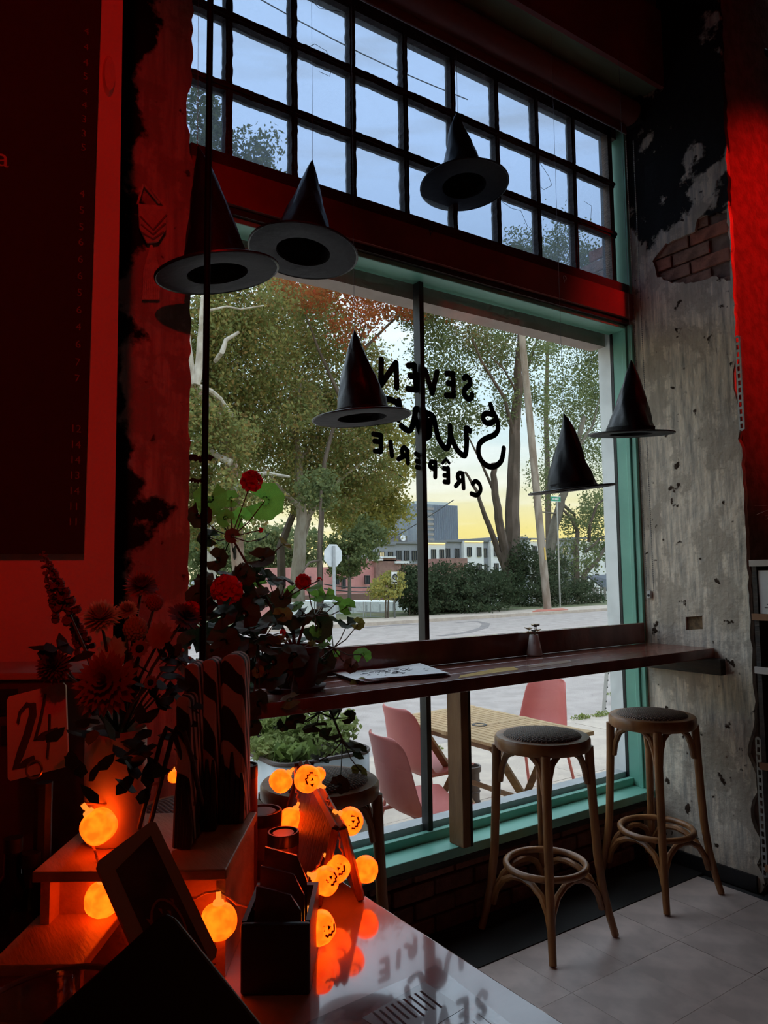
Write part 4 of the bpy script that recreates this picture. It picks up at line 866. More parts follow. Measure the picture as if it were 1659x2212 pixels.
for nm, stt in (('letter_n', [[(410, 75), (405, 310)], [(405, 310), (548, 105)], [(548, 105), (555, 335)]]),
                ('letter_e', [[(722, 130), (740, 355)], [(665, 130), (722, 128)], [(680, 225), (735, 240)], [(660, 350), (740, 358)]]),
                ('letter_v', [[(825, 175), (890, 388)], [(890, 388), (935, 190)]]),
                ('letter_e', [[(1087, 207), (1092, 415)], [(1027, 205), (1087, 207)], [(1040, 295), (1090, 300)], [(1022, 410), (1090, 415)]]),
                ('letter_s', [[(1190, 250), (1215, 235), (1247, 268), (1240, 312), (1200, 350), (1193, 400), (1230, 447), (1262, 428), (1265, 400)]]),
                ('flourish', [[(55, 255), (60, 355)]]),
                ('letter_s', [[(1440, 500), (1460, 560), (1500, 640), (1512, 720), (1480, 780), (1400, 815), (1340, 862), (1325, 940), (1350, 1020), (1410, 1075), (1480, 1080), (1540, 1030), (1560, 950), (1565, 910)], [(1465, 590), (1400, 580), (1370, 615), (1388, 662), (1440, 672), (1492, 640)]]),
                ('letter_w', [[(1245, 745), (1208, 722), (1215, 850), (1205, 960), (1180, 975), (1120, 915), (1070, 800), (1058, 700), (1058, 800), (1040, 895), (1008, 905), (950, 820), (920, 700), (905, 620)]]),
                ('letter_a', [[(890, 600), (800, 560), (735, 540), (728, 610), (755, 700), (790, 790), (825, 812), (865, 780), (870, 650)], [(735, 540), (718, 640), (690, 730), (650, 738), (600, 700)], [(810, 565), (835, 640), (845, 740), (835, 800)]]),
                ('letter_n', [[(575, 460), (585, 530), (570, 640)], [(580, 520), (540, 470), (480, 448), (440, 455), (425, 500)], [(430, 470), (420, 600)]])):
    letter(stt, w5, nm)
w4 = .0225
for nm, stt in (('letter_e', [[(405, 790), (405, 940)], [(335, 775), (405, 787)], [(345, 842), (405, 850)], [(350, 935), (402, 942)]]), ('letter_i', [[(497, 850), (510, 980)]]),
                ('letter_r', [[(652, 930), (660, 1048)], [(652, 928), (625, 903), (606, 930), (620, 978), (655, 975)], [(620, 985), (572, 1012)]]),
                ('letter_e', [[(775, 985), (786, 1100)], [(737, 962), (778, 985)], [(745, 1032), (785, 1040)], [(745, 1087), (786, 1100)]]),
                ('letter_p', [[(920, 1050), (918, 1180)], [(918, 1040), (882, 1040), (870, 1080), (915, 1110)]]),
                ('letter_e', [[(1040, 1100), (1042, 1230)], [(1000, 1100), (1040, 1105)], [(1005, 1165), (1040, 1165)], [(1006, 1226), (1042, 1230)]]), ('circumflex', [[(988, 1050), (1020, 1012)], [(1020, 1012), (1050, 1048)]]),
                ('letter_r', [[(1178, 1155), (1186, 1285)], [(1177, 1148), (1142, 1145), (1130, 1180), (1150, 1215), (1180, 1210)], [(1150, 1222), (1112, 1265)]]),
                ('letter_c', [[(1270, 1245), (1300, 1220), (1337, 1252), (1345, 1310), (1310, 1352), (1260, 1338)]])):
    letter(stt, w4 if nm != 'circumflex' else .015, nm)

# ================================================================== WITCH HATS ON THREADS
hatm = mat('black_satin', (.016, .016, .022), .38, (.010, .010, .014), 12, bump=.5, bsc=14); hatb = mat('black_felt', (.02, .02, .026), .7, (.014, .014, .019), 30, bump=.25, bsc=25)
def hat(label):
    t = thing('witch_hat', label, 'witch hat', (0, 0, 0), 'witch hats hanging on threads')
    MB().lathe([(.095, 0), (.13, -.002), (.16, -.003), (.19, 0), (.19, .003), (.16, .001), (.13, .002), (.095, .004)], 40, close=True).build('brim', hatb, t, smooth=True)
    MB().tube([(.19 * math.cos(q), .19 * math.sin(q), .0015) for q in (2 * math.pi * i / 40 for i in range(40))], .004, 6, True).build('brim_wire', hatm, t, smooth=True)
    prof = [(.106, .003), (.100, .03), (.090, .07), (.077, .11), (.065, .15), (.052, .19), (.040, .225), (.027, .265), (.013, .300), (.002, .325)]
    mb = MB(); r1 = random.random() * 6
    mb.lathe(prof, 36, None, wob=lambda q, i: 1 + .06 * math.sin(3 * q + r1 + i * .7) + .045 * math.sin(7 * q + i * 1.3) + .025 * math.sin(11 * q - i * 1.9), cap=False)
    mb.V = [(x + .03 * (z / .325) ** 2 * math.sin(z * 9), y, z) for x, y, z in mb.V]
    mb.build('crown', hatm, t, smooth=True, angle=60)
    MB().lathe([(.104, .004), (.106, .03), (.098, .03), (.094, .004)], 36, close=True).build('band', hatb, t, smooth=True)
    return t
def hang(o, px, py, w, label, tx=0, ty=0, rz=0, sc=1.0):
    d = .38 * FPX / w; p = deep(px, py, d); o.location = p; o.rotation_euler = (R_(tx), R_(ty), R_(rz)); o['label'] = label; o.scale = (1, 1, sc)
    top = Euler((R_(tx), R_(ty), R_(rz))).to_matrix() @ Vector((.004, 0, .325 * sc)) + p
    # the thread hangs straight down from the bulkhead
    q = bpy.data.objects.new('thread', None); bpy.data.objects.remove(q)
    inv = (Matrix.LocRotScale(p, o.rotation_euler, o.scale)).inverted()
    MBt = MB().tube([inv @ top, inv @ Vector((top.x, top.y, (3.78 if top.y > 2.28 else 3.949) if top.y > 2.16 else CEIL))], .0008, 4)
    me = bpy.data.meshes.new('thread'); me.from_pydata(MBt.V, [], MBt.F); me.materials.append(mat('nylon_thread', (.25, .25, .27), .4)); th = bpy.data.objects.new('thread', me); COL.objects.link(th); th.parent = o
h1 = hat(''); H = [h1] + [dup(h1) for _ in range(5)]
hang(H[0], 470, 592, 262, 'black witch hat half hidden behind the black pole', -4, -9, 20, 1.25)
hang(H[1], 655, 545, 234, 'black witch hat in front of the red beam, open crown showing', 7, 3, 80, 1.12)
hang(H[2], 1003, 402, 189, 'highest black witch hat, hanging before the transom panes', 5, 2, 150, 1.1)
hang(H[3], 782, 903, 213, 'black witch hat hiding the end of the window lettering', 4, 2, 230, 1.05)
hang(H[4], 1235, 1058, 184, 'lowest black witch hat, below the end of the lettering', 5, -4, 300, 1.05)
hang(H[5], 1363, 938, 178, 'black witch hat beside the plaster column, overlapping the green jamb', 4, -4, 10, 1.05)

# ================================================================== BLACK POLE, ROLLER BLIND, CHAINS
pa, pb = onY(454, 40, 1.6), onY(438, 1380, 1.6)
t = thing('steel_pole', 'thin black steel pole in front of the window pier', 'pole', (pb.x, 1.6, 0))
dx = (pa.x - pb.x) / (pa.z - pb.z)
MB().tube([(pb.x - dx * pb.z, 1.6, .012), (pb.x + dx * (CEIL - pb.z), 1.6, CEIL)], .0075, 12).build('shaft', mat('pole_black', (.003, .003, .003), .7, spec=.08), t, smooth=True)
MB().lathe([(.05, 0), (.05, .008), (.012, .014), (.0115, .05)], 20, Matrix.Translation((pb.x - dx * pb.z, 1.6, 0))).build('foot_plate', blackpaint, t, smooth=True)
t = thing('roller_blind', 'rolled up red roller blind at the top of the window', 'blind', (2.1, 2.35, 3.76))
MB().tube([(.88, 2.35, 3.875), (XW - .03, 2.35, 3.875)], .062, 24).build('roll', mat('blind_fabric', (.30, .10, .085), .55, (.26, .085, .075), 2), t, smooth=True)
MB().lohi((.88, 2.375, 3.775), (XW - .04, 2.381, 3.87)).build('hanging_fabric', mat('blind_fabric', (.3,) * 3), t)
MB().tube([(.88, 2.378, 3.775), (XW - .04, 2.378, 3.775)], .005, 8).build('hem_bar', mat('hem_bar', (.35, .30, .30), .4), t)
MB().lohi((XW - .03, 2.29, 3.81), (XW - .004, 2.41, 3.95)).build('bracket', blackpaint, t)
for k, (pxa, pxb, lb) in enumerate(((1352, 1397, 'ball chain loop hanging nearest the window jamb'), (1368, 1412, 'second ball chain strand beside the plaster'))):
    A = onX(pxa, 305, XW - .02 - k * .004); B = onX(pxb, 1275, XW - .02 - k * .004); mb = MB(); n_ = 230
    for i in range(n_):
        c = A.lerp(B, i / (n_ - 1)); mb.ell(c, .0032, 6, 4)
    mb.tube([A, B], .0009, 4); t = thing('ball_chain', lb, 'blind chain', B); o = mb.build('beads', mat('chain_steel', (.45, .45, .45), .35, metal=.6), t); o['kind'] = 'stuff'
    if k == 0: MB().tube([A, (A.x, A.y, 3.84)], .0012, 4).build('link', mat('chain_steel', (.45,) * 3), t)
p = onX(1405, 1284, XW)
t = thing('chain_holder', 'small grey plastic chain tensioner screwed to the plaster', 'chain holder', (XW - .01, p.y, p.z - .02))
MB().box((XW - .008, p.y, p.z), (.016, .024, .04)).build('body', mat('grey_plastic', (.55, .55, .54), .4), t, bevel=.004)
MB().ell((XW - .017, p.y, p.z - .004), (.004, .007, .007), 10, 6).build('screw_hole', blackpaint, t)
for (px, py, lb) in ((931, 497, 'small screw eye on the red beam beside the high hat'), (1220, 600, 'small white hook on the red beam near the jamb')):
    p = onY(px, py, 2.395); t = MB().tube([p + Vector((.010 * math.cos(q), 0, .010 * math.sin(q))) for q in [R_(-60 + 30 * i) for i in range(11)]], .0022, 6).tube([p + Vector((0, 0, -.010)), p + Vector((0, .01, -.03))], .0022, 6).build('screw_eye', blackpaint if px < 1000 else mat('white_metal', (.6,) * 3)); tag(t, lb, 'hook')

# ================================================================== NICHE AT THE RIGHT: SHELVES
t = thing('shelf_unit', 'dark wooden shelf unit in the red niche beside the column', 'shelf', (3.3, 1.2, 0))
shw = mat('shelf_wood', (.14, .07, .04), .5, (.09, .045, .028), 6, (6, 1, 1)); she = mat('shelf_edge', (.62, .55, .50), .5)
SX0, SX1, SY0, SY1 = 3.12, 3.44, .5, 1.745
for k, zz in enumerate((.20, .62, 1.02, 1.245, 1.475)):
    MB().lohi((SX0 + .01, SY0, zz - .024), (SX1, SY1, zz)).build('shelf_board', shw, t); MB().lohi((SX0, SY0, zz - .027), (SX0 + .01, SY1, zz + .001)).build('edge_strip', she if k in (2, 4) else mat('shelf_edge_brown', (.35, .16, .08), .5), t)
for yy in (SY0, SY1 - .02): MB().lohi((SX0 + .02, yy, 0), (SX1, yy + .02, 1.45)).build('upright', darkwood, t)
t = thing('display_card', 'white printed card standing on the shelf in the niche', 'card', (3.15, 1.62, 1.246))
MB().lohi((3.147, 1.50, 1.2455), (3.15, 1.722, 1.43)).build('sheet', mat('card_white', (.85, .85, .88), .6), t)
for k in range(4): MB().lohi((3.1455, 1.52 + .05 * k, 1.27), (3.1465, 1.55 + .05 * k, 1.273)).lohi((3.1455, 1.52 + .05 * k, 1.285), (3.1465, 1.54 + .05 * k, 1.288)).build('print_line', ink, t)
sb = Vector((3.27, 1.60, 1.4765))
t = thing('dried_sprays', 'dried pinkish grass sprays in a small pot on the shelf top', 'dried flowers', sb)
MB().lathe([(1e-5, 0), (.035, 0), (.045, .07), (.04, .07), (1e-5, .06)], 16, Matrix.Translation(sb)).build('pot', blackpaint, t, smooth=True)
for i in range(34):
    a_ = random.uniform(0, 6.28); q = Vector((math.cos(a_), math.sin(a_), 0)) * random.uniform(.05, .17); mid = sb + Vector((0, 0, .16 + random.uniform(0, .08))) + q * .4; e_ = mid + q * .6 + Vector((0, 0, random.uniform(-.1, .02)))
    e_.y = min(e_.y, 1.83)
    MB().tube([sb + Vector((0, 0, .06)), mid, e_], [.0016, .0013, .0008], 4).build('spray', mat('dry_pink', (.55, .32, .26), .8), t)
A, B = onX(1545, 45, 3.74), onX(1680, 130, 3.74)
o = MB().tube([A, A.lerp(B, .3) + Vector((0, 0, .01)), B, B + Vector((0, -.6, -.25))], .014, 8).build('conduit', blackpaint); tag(o, 'dark cable running across the top of the red wall', 'cable')

# ================================================================== LEFT: MENU BOARD, WALL HANGING
bl = mat('letterboard_felt', (.006, .006, .008), .8, bump=.2, bsc=200, bstretch=(1, 1, 12)); pricem = mat('letterboard_letters', (.14, .11, .10), .6)
YP = 1.6
c0, c1 = onY(220, 0, YP - .03), onY(178, 1197, YP - .012)
t = thing('menu_board', 'tall black letter board with a column of prices', 'menu board', (0, YP - .02, c1.z))
zt_ = 3.4; sl = (c0.x - c1.x) / (c0.z - c1.z)
M = Matrix.Translation((0, YP - .001, 0)) @ rotm(90).to_4x4()
MB().prism([(-1.2, c1.z), (c1.x, c1.z), (c1.x + sl * (zt_ - c1.z), zt_), (-1.2, zt_)], .02, M).build('felt_panel', bl, t)
for k, (py, ch_) in enumerate(((73, '4'), (107, '4'), (140, '4'), (170, '5'), (202, '4'), (232, '4'), (262, '3'), (293, '3'), (323, '5'), (422, '4'), (458, '5'), (494, '5'), (526, '6'), (563, '6'), (599, '6'), (635, '5'), (672, '6'), (709, '4'), (746, '6'), (785, '7'), (820, '7'), (928, '12'), (962, '14'), (995, '14'), (1028, '13'), (1062, '14'), (1095, '11'), (1128, '11'))):
    q = onY(202 - (py / 1197) * 32, py, YP - .022); text_mesh(ch_, .022, Matrix.Translation((q.x - .012, YP - .0215, q.z)) @ rotm(90).to_4x4(), pricem, 'price_digit', t)
q = onY(6, 342, YP - .022); text_mesh('a', .055, Matrix.Translation((q.x, YP - .0215, q.z)) @ rotm(90).to_4x4(), mat('letterboard_big', (.3, .2, .18), .6), 'letter', t)
# lamp reflection on the partition, built as a raised glossy oval
q = onY(235, 165, YP); o = MB().lathe([(1e-5, .012), (.011, .010), (.014, 0)], 20, Matrix.Translation(q) @ rotm(90).to_4x4() @ Matrix.Diagonal((1, 3.4, 1, 1))).build('lamp_highlight', mat('glossy_pale', (.5, .42, .4), .1, coat=.5), smooth=True); tag(o, 'lamp reflection built as a glossy raised plaque beside the menu board', 'highlight')
# woven hanging with tassel on the pier
yh = 2.385
def hp(px, py): return onY(px, py, yh)
t = thing('macrame_hanging', 'small woven macrame hanging with a long tassel on the pier', 'wall hanging', hp(325, 650))
hm = mat('cotton_cord', (.55, .45, .40), .9, (.45, .36, .32), 60, bump=.6, bsc=150)
body = [hp(x, y) for x, y in ((297, 442), (358, 448), (357, 500), (340, 525), (316, 528), (300, 495))]
MB().add([v for v in body] + [v + Vector((0, -.012, 0)) for v in body], [(0, 1, 2, 3, 4, 5)[::-1], (6, 7, 8, 9, 10, 11)] + [(i, (i + 1) % 6, 6 + (i + 1) % 6, 6 + i) for i in range(6)]).build('woven_body', hm, t, bevel=.003)
for a_, b_ in (((297, 442), (310, 398)), ((358, 448), (328, 410)), ((310, 398), (345, 440))): MB().tube([hp(*a_), hp(*b_)], .004, 6).build('cord', hm, t)
for k in range(9):
    x_ = 318 + k * 2.6; MB().tube([hp(327, 530), hp(312 + k * 4, 585), hp(309 + k * 4.2, 648)], [.005, .004, .004], 5).build('tassel_strand', hm, t)
for k in range(3):
    MB().tube([hp(300 + 2 * k, 470 + 18 * k) + Vector((0, -.013, 0)), hp(328, 500 + 10 * k) + Vector((0, -.014, 0)), hp(357 - 3 * k, 468 + 18 * k) + Vector((0, -.013, 0))], .0035, 6).build('knot_row', mat('cord_dark', (.2, .14, .12), .9), t)

# ================================================================== COUNTER
CT = .93
marble = mat('marble_top', (.54, .40, .385), .10, (.38, .28, .275), 4.5, bump=0, det=9, mixlo=.45, mixhi=.62, spec=.6, coat=.6)
t = thing('service_counter', 'polished pale marble counter with dark panelled front', 'counter', (-.2, .8, 0))
MB().lohi((-1.6, -.6, CT - .03), (.672, 1.40, CT)).build('marble_top', marble, t, bevel=.003)
MB().lohi((-1.55, -.55, 0.001), (.62, 1.35, CT - .031)).build('body', darkwood, t)
for k in range(4): MB().lohi((.621, -.5 + k * .46, .1), (.632, -.1 + k * .46, .84)).build('panel', mat('counter_panel', (.05, .025, .02), .5), t, bevel=.004)
# wooden riser facing the viewer
def pbx(mb, d0, d1, s0, s1, z0, z1):
    P = [plan(d, s, z) for z in (z0, z1) for d in (d0, d1) for s in (s0, s1)]
    return mb.add(P, [(0, 2, 3, 1), (4, 5, 7, 6), (0, 1, 5, 4), (2, 6, 7, 3), (0, 4, 6, 2), (1, 3, 7, 5)])
rw = mat('riser_wood', (.58, .36, .20), .4, (.46, .27, .14), 5, (6, 1, 6), bump=.12)
t = thing('display_riser', 'stepped wooden display riser with orange glow on its faces', 'riser', plan(1.1, -.32, CT))
pbx(MB(), .985, 1.215, -.46, -.21, 1.056, 1.07).build('top_board', rw, t, bevel=.002)
pbx(MB(), 1.03, 1.045, -.455, -.215, CT + .001, 1.056).build('front_panel', rw, t, bevel=.002)
for s in (-.455, -.226): pbx(MB(), 1.0, 1.21, s, s + .012, CT + .001, 1.056).build('side_panel', rw, t)
pbx(MB(), .90, 1.03, -.47, -.36, .985, .998).build('lower_step', rw, t, bevel=.002); pbx(MB(), .91, .92, -.465, -.365, CT + .001, .985).build('lower_front', rw, t)
# glowing lantern panel? -> pale ceramic vase
vp = plan(1.10, -.395, 1.071)
t = thing('flower_vase', 'pale cylindrical ceramic vase holding the bouquet', 'vase', vp)
MB().lathe([(1e-5, 0), (.040, 0), (.043, .006), (.043, .15), (.041, .156), (.038, .15), (.038, .01), (1e-5, .008)], 32, Matrix.Translation(vp)).build('body', mat('pale_ceramic', (.78, .70, .60), .35), t, smooth=True)
MB().lathe([(1e-5, .13), (.0375, .13), (.0375, .135), (1e-5, .135)], 24, Matrix.Translation(vp)).build('water', mat('dark_water', (.02, .02, .02), .1), t)
# flowers
stem_m = mat('flower_stem', (.06, .08, .03), .7); dkleaf = mat('dark_leaf', (.04, .055, .03), .6, trans=.2)
def petal(mb, c, d, up, L, w, cup):
    d = d.normalized(); sd = d.cross(up).normalized(); nn = sd.cross(d)
    P = [c, c + d * L * .35 + sd * w * .8 + nn * cup * .3, c + d * L * .75 + sd * w + nn * cup * .8, c + d * L + nn * cup, c + d * L * .75 - sd * w + nn * cup * .8, c + d * L * .35 - sd * w * .8 + nn * cup * .3]
    mb.add(P, [(0, 1, 2, 3), (0, 3, 4, 5)])
def flower(name, label, px, py, d, rpx, kind, m, centre=None, face=(-.57, -.75, .35)):
    c = deep(px, py, d); r = rpx * d / FPX; ax = Vector(face).normalized(); u = ax.orthogonal().normalized(); v = ax.cross(u)
    t = thing(name, label, 'flower', (c.x, c.y, c.z), 'flowers of the bouquet')
    base_ = vp + Vector((random.uniform(-.015, .015), random.uniform(-.015, .015), .14))
    MB().tube([base_, base_.lerp(c, .5) + Vector((0, 0, .015)), c - ax * r * .2], [.003, .0025, .002], 5).build('stem', stem_m, t)
    mb = MB()
    if kind == 'dahlia':
        for ring in range(6):
            n = 30 - ring * 3; tilt = .05 + ring * .24; L = r * (1 - ring * .13)
            for k in range(n):
                q = 2 * math.pi * (k + ring * .5) / n + random.uniform(-.08, .08); dd = (u * math.cos(q) + v * math.sin(q)) * math.cos(tilt) + ax * math.sin(tilt)
                petal(mb, c + ax * r * .05 * ring, dd, ax, L * random.uniform(.88, 1.05), r * .09, r * .05)
    elif kind == 'mum':
        for k in range(150):
            ph = math.acos(1 - 1.35 * (k + .5) / 150); q = k * 2.39996; dd = (u * math.cos(q) + v * math.sin(q)) * math.sin(ph) + ax * math.cos(ph)
            petal(mb, c, dd, ax + Vector((.01, .02, .03)), r * random.uniform(.8, 1.0), r * .09, r * .12)
    elif kind == 'ball':
        for k in range(110):
            ph = math.acos(1 - 2 * (k + .5) / 110); q = k * 2.39996; dd = (u * math.cos(q) + v * math.sin(q)) * math.sin(ph) + ax * math.cos(ph); mb.ell(c + dd * r * .82, r * .18, 5, 4)
        mb.ell(c, r * .85, 12, 8)
    elif kind == 'daisy':
        for k in range(13):
            q = 2 * math.pi * k / 13; dd = u * math.cos(q) + v * math.sin(q) + ax * .25; petal(mb, c, dd, ax, r, r * .2, r * .05)
    elif kind == 'spike':
        for k in range(70):
            f = k / 70; cc = c + Vector((-.22 * rpx / 1600 * d * 2.2, 0, 0)) * 0 + (Vector((-.35, .25, 1)).normalized() * (f - .5) * 2.6 * r); q = k * 2.4; rr = r * (.42 * (1 - f) + .12)
            dd = u * math.cos(q) + v * math.sin(q) + Vector((0, 0, .5)); petal(mb, cc, dd, Vector((0, 0, 1)), rr * 1.2, rr * .35, rr * .2); mb.ell(cc + dd.normalized() * rr * .8, rr * .3, 5, 4)
    o = mb.build('petals', m, t, smooth=(kind == 'ball')); o['kind'] = 'stuff'
    if centre: MB().ell(c + ax * r * .12, (r * .42,) * 3, 12, 8).build('centre', centre, t, smooth=True)
    return t
pm1 = mat('petal_peach', (.60, .36, .20), .7, trans=.25); pm2 = mat('petal_cream', (.75, .58, .38), .7, trans=.25); pm3 = mat('petal_wine', (.20, .035, .03), .7, trans=.2); pm4 = mat('petal_red', (.45, .10, .06), .7, trans=.25); pmd = mat('seed_dark', (.015, .01, .01), .8)
flower('dahlia', 'largest peach dahlia at the front of the bouquet', 232, 1478, 1.03, 78, 'dahlia', pm4)
flower('chrysanthemum', 'cream chrysanthemum above the big dahlia', 218, 1338, 1.06, 46, 'mum', pm2, face=(-.3, -.5, .8))
flower('chrysanthemum', 'small cream mum to the right of the cream chrysanthemum', 275, 1320, 1.10, 26, 'mum', pm2, face=(-.2, -.5, .8))
flower('billy_button', 'round ball-shaped bloom right of the cream chrysanthemum', 292, 1358, 1.05, 27, 'ball', pm1)
flower('billy_button', 'higher round ball bloom beside the pier edge', 334, 1302, 1.10, 19, 'ball', pm4)
flower('rudbeckia', 'little daisy with a dark centre above the dahlia rim', 303, 1402, 1.02, 22, 'daisy', pm4, pmd)
flower('rudbeckia', 'smallest dark-centred daisy right of the dahlia', 326, 1475, 1.02, 17, 'daisy', pm4, pmd)
flower('cockscomb', 'ruffled red bloom at the top of the bouquet', 305, 1270, 1.12, 42, 'mum', pm4, face=(-.1, -.4, .9))
flower('scabiosa', 'dark wine bloom near the black pole', 398, 1335, 1.12, 42, 'dahlia', pm3, face=(.2, -.6, .7))
flower('rose', 'dark wine rose left of the big dahlia', 118, 1440, 1.02, 42, 'mum', pm3)
flower('celosia', 'tall plumed spike leaning to the left of the bouquet', 118, 1262, 1.10, 58, 'spike', pm3)
flower('celosia', 'shorter dusky plume behind the cream chrysanthemum', 165, 1355, 1.12, 42, 'spike', pm3)
flower('aster', 'pale peach daisy tucked above the dahlia', 245, 1408, 1.07, 36, 'daisy', pm1)
flower('aster', 'reddish daisy right of the ball bloom', 345, 1375, 1.1, 34, 'daisy', pm4)
def spray(label, px, py, d, n, sp):
    c = deep(px, py, d); t = thing('leaf_spray', label, 'foliage', c, 'leaf sprays of the bouquet'); base_ = vp + Vector((0, 0, .14))
    MB().tube([base_, c], [.002, .0015], 4).build('stem', stem_m, t)
    for i in range(n):
        q = c + Vector((random.gauss(0, sp), random.gauss(0, sp * .6), random.gauss(-.01, sp))); mb = MB(); petal(mb, q, Vector((random.uniform(-1, 1), random.uniform(-1, .2), random.uniform(-1, .6))), Vector((.1, -.5, .9)), random.uniform(.025, .042), .009, .004); mb.build('leaf', dkleaf, t, solid=.0005)
spray('dark leaves hanging over the vase front', 230, 1590, 1.0, 22, .028); spray('dark trailing leaf stalk right of the vase', 285, 1620, 1.01, 12, .022); spray('dark leaves at the left of the big dahlia', 110, 1395, 1.04, 10, .02); spray('dark leafy twig between bouquet and striped towels', 345, 1500, 1.06, 22, .03); spray('fine dark foliage behind the striped towels', 370, 1420, 1.12, 16, .022)
# seed beads catching light
t = thing('berry_twig', 'thin twig with pale berries behind the striped towels', 'twig', deep(390, 1440, 1.14))
MB().tube([vp + Vector((0, 0, .14)), deep(400, 1420, 1.14)], .0016, 4).build('stem', stem_m, t)
for i in range(12): MB().ell(deep(365 + random.uniform(0, 55), 1395 + random.uniform(0, 60), 1.13), .0028, 8, 6).build('berry', mat('berry', (.6, .45, .3), .4), t)

# dark crate behind the number sign
t = thing('dark_crate', 'dark slotted wooden crate behind the number sign', 'crate', plan(1.3, -.6, CT))
pbx(MB(), 1.20, 1.34, -.70, -.475, CT + .001, 1.285).build('body', mat('crate_wood', (.07, .035, .025), .6), t, bevel=.004)
pbx(MB(), 1.19, 1.35, -.705, -.47, 1.285, 1.296).build('top_board', mat('crate_top', (.40, .26, .2), .5), t, bevel=.002)
for (xa, xb, ya, yb) in ((8, 44, 1480, 1492), (8, 22, 1492, 1530), (8, 36, 1522, 1534), (12, 26, 1556, 1596)):
    pbx(MB(), 1.196, 1.20, (xa - PX) / FPX * 1.2, (xb - PX) / FPX * 1.2, CZ - (yb - 1240) / FPX * 1.2, CZ - (ya - 1240) / FPX * 1.2).build('slot', blackpaint, t)
# number sign
npl = plan(1.09, -.485, 1.0)
A = deep(62, 1500, 1.06); Bq = deep(160, 1530, 1.06); Cq = deep(150, 1655, 1.03); Dq = deep(20, 1688, 1.03)
t = thing('number_sign', 'small white table number card reading 24', 'sign', deep(90, 1700, 1.03))
acr = mat('sign_card', (.9, .78, .68), .3, (.84, .72, .62), 3)
u_ = (Cq - Dq); v_ = (A - Dq); nn = u_.cross(v_).normalized()
if nn.dot(Vector(CAM) - A) < 0: nn = -nn
U = u_.normalized(); Vv = (v_ - U * v_.dot(U)).normalized()
wS, hS = u_.length, v_.length * .97
def sp_(a, b, h=0): return Dq + U * a * wS + Vv * b * hS + nn * h
crd = [(0.0, .04), (.04, 0), (.96, 0), (1, .04), (1, .96), (.96, 1), (.04, 1), (0, .96)]
mb = MB(); n = len(crd); mb.add([sp_(a + .12 * b, b) for a, b in crd] + [sp_(a + .12 * b, b, .004) for a, b in crd], [tuple(range(n))[::-1], tuple(range(n, 2 * n))] + [(i, (i + 1) % n, n + (i + 1) % n, n + i) for i in range(n)]); mb.build('card', acr, t)
def ink_stroke(pts, r, m, nm):
    MB().tube([sp_(a + .12 * b, b, .0045) for a, b in pts], r, 6, flat=.25).build(nm, m, t)
ink_stroke([(.18, .66), (.22, .78), (.34, .86), (.44, .82), (.44, .70), (.34, .48), (.22, .28), (.14, .14), (.30, .16), (.46, .18)], .0062, ink, 'digit_two')
ink_stroke([(.66, .92), (.56, .62), (.46, .40), (.60, .42), (.86, .44)], .0062, ink, 'digit_four'); ink_stroke([(.72, .66), (.70, .40), (.66, .16)], .0062, ink, 'digit_four_stem')
MB().tube([sp_(.46 + .13 * math.cos(q), .06 + .10 * math.sin(q), .006) for q in (2 * math.pi * i / 24 for i in range(24))], .0016, 6, True).build('ring', mat('brass_ring', (.5, .35, .2), .3, metal=.8), t, smooth=True)
hb = MB()
hb.tube([deep(95, 1690, 1.05), Vector((deep(95, 1690, 1.05).x, deep(95, 1690, 1.05).y, 1.0))], .012, 8); hb.build('stand', blackpaint, t)
# dark object pile at the far left: bottles
for k, (px, py, h) in enumerate(((25, 1800, .14), (65, 1850, .12))):
    b0 = deep(px, 1960, 1.02); b0.z = CT
    t = thing('dark_bottle', ['dark glass bottle at the left edge of the counter', 'shorter dark bottle beside the riser'][k], 'bottle', b0)
    MB().lathe([(1e-5, 0), (.03, 0), (.032, .01), (.032, h * .6), (.012, h * .78), (.011, h), (1e-5, h)], 20, Matrix.Translation(b0 + Vector((0, 0, .0005)))).build('body', mat('dark_bottle_glass', (.01, .006, .006), .12, spec=.6), t, smooth=True)
    MB().lathe([(.0125, h), (.0125, h + .018), (1e-5, h + .018)], 12, Matrix.Translation(b0)).build('cap', blackpaint, t, smooth=True)

# striped folded towels standing together
def stripe(name):
    m = bpy.data.materials.new(name); m.use_nodes = True; tt = m.node_tree; b = tt.nodes['Principled BSDF']; b.inputs['Roughness'].default_value = .8
    c = nd(tt, 'ShaderNodeTexCoord'); w = nd(tt, 'ShaderNodeTexWave', wave_type='BANDS', bands_direction='DIAGONAL'); w.inputs['Scale'].default_value = 14; w.inputs['Distortion'].default_value = 3.0; w.inputs['Detail'].default_value = 1
    mp_ = nd(tt, 'ShaderNodeMapping'); mp_.inputs['Scale'].default_value = (1.6, 1.6, .6); tt.links.new(c.outputs['Object'], mp_.inputs[0]); tt.links.new(mp_.outputs[0], w.inputs[0])
    r = nd(tt, 'ShaderNodeValToRGB'); r.color_ramp.elements[0].position = .47; r.color_ramp.elements[1].position = .53; r.color_ramp.elements[0].color = (.02, .012, .012, 1); r.color_ramp.elements[1].color = (.55, .42, .38, 1)
    tt.links.new(w.outputs[1], r.inputs[0]); tt.links.new(r.outputs[0], b.inputs['Base Color']); return m
stm = stripe('striped_cotton')
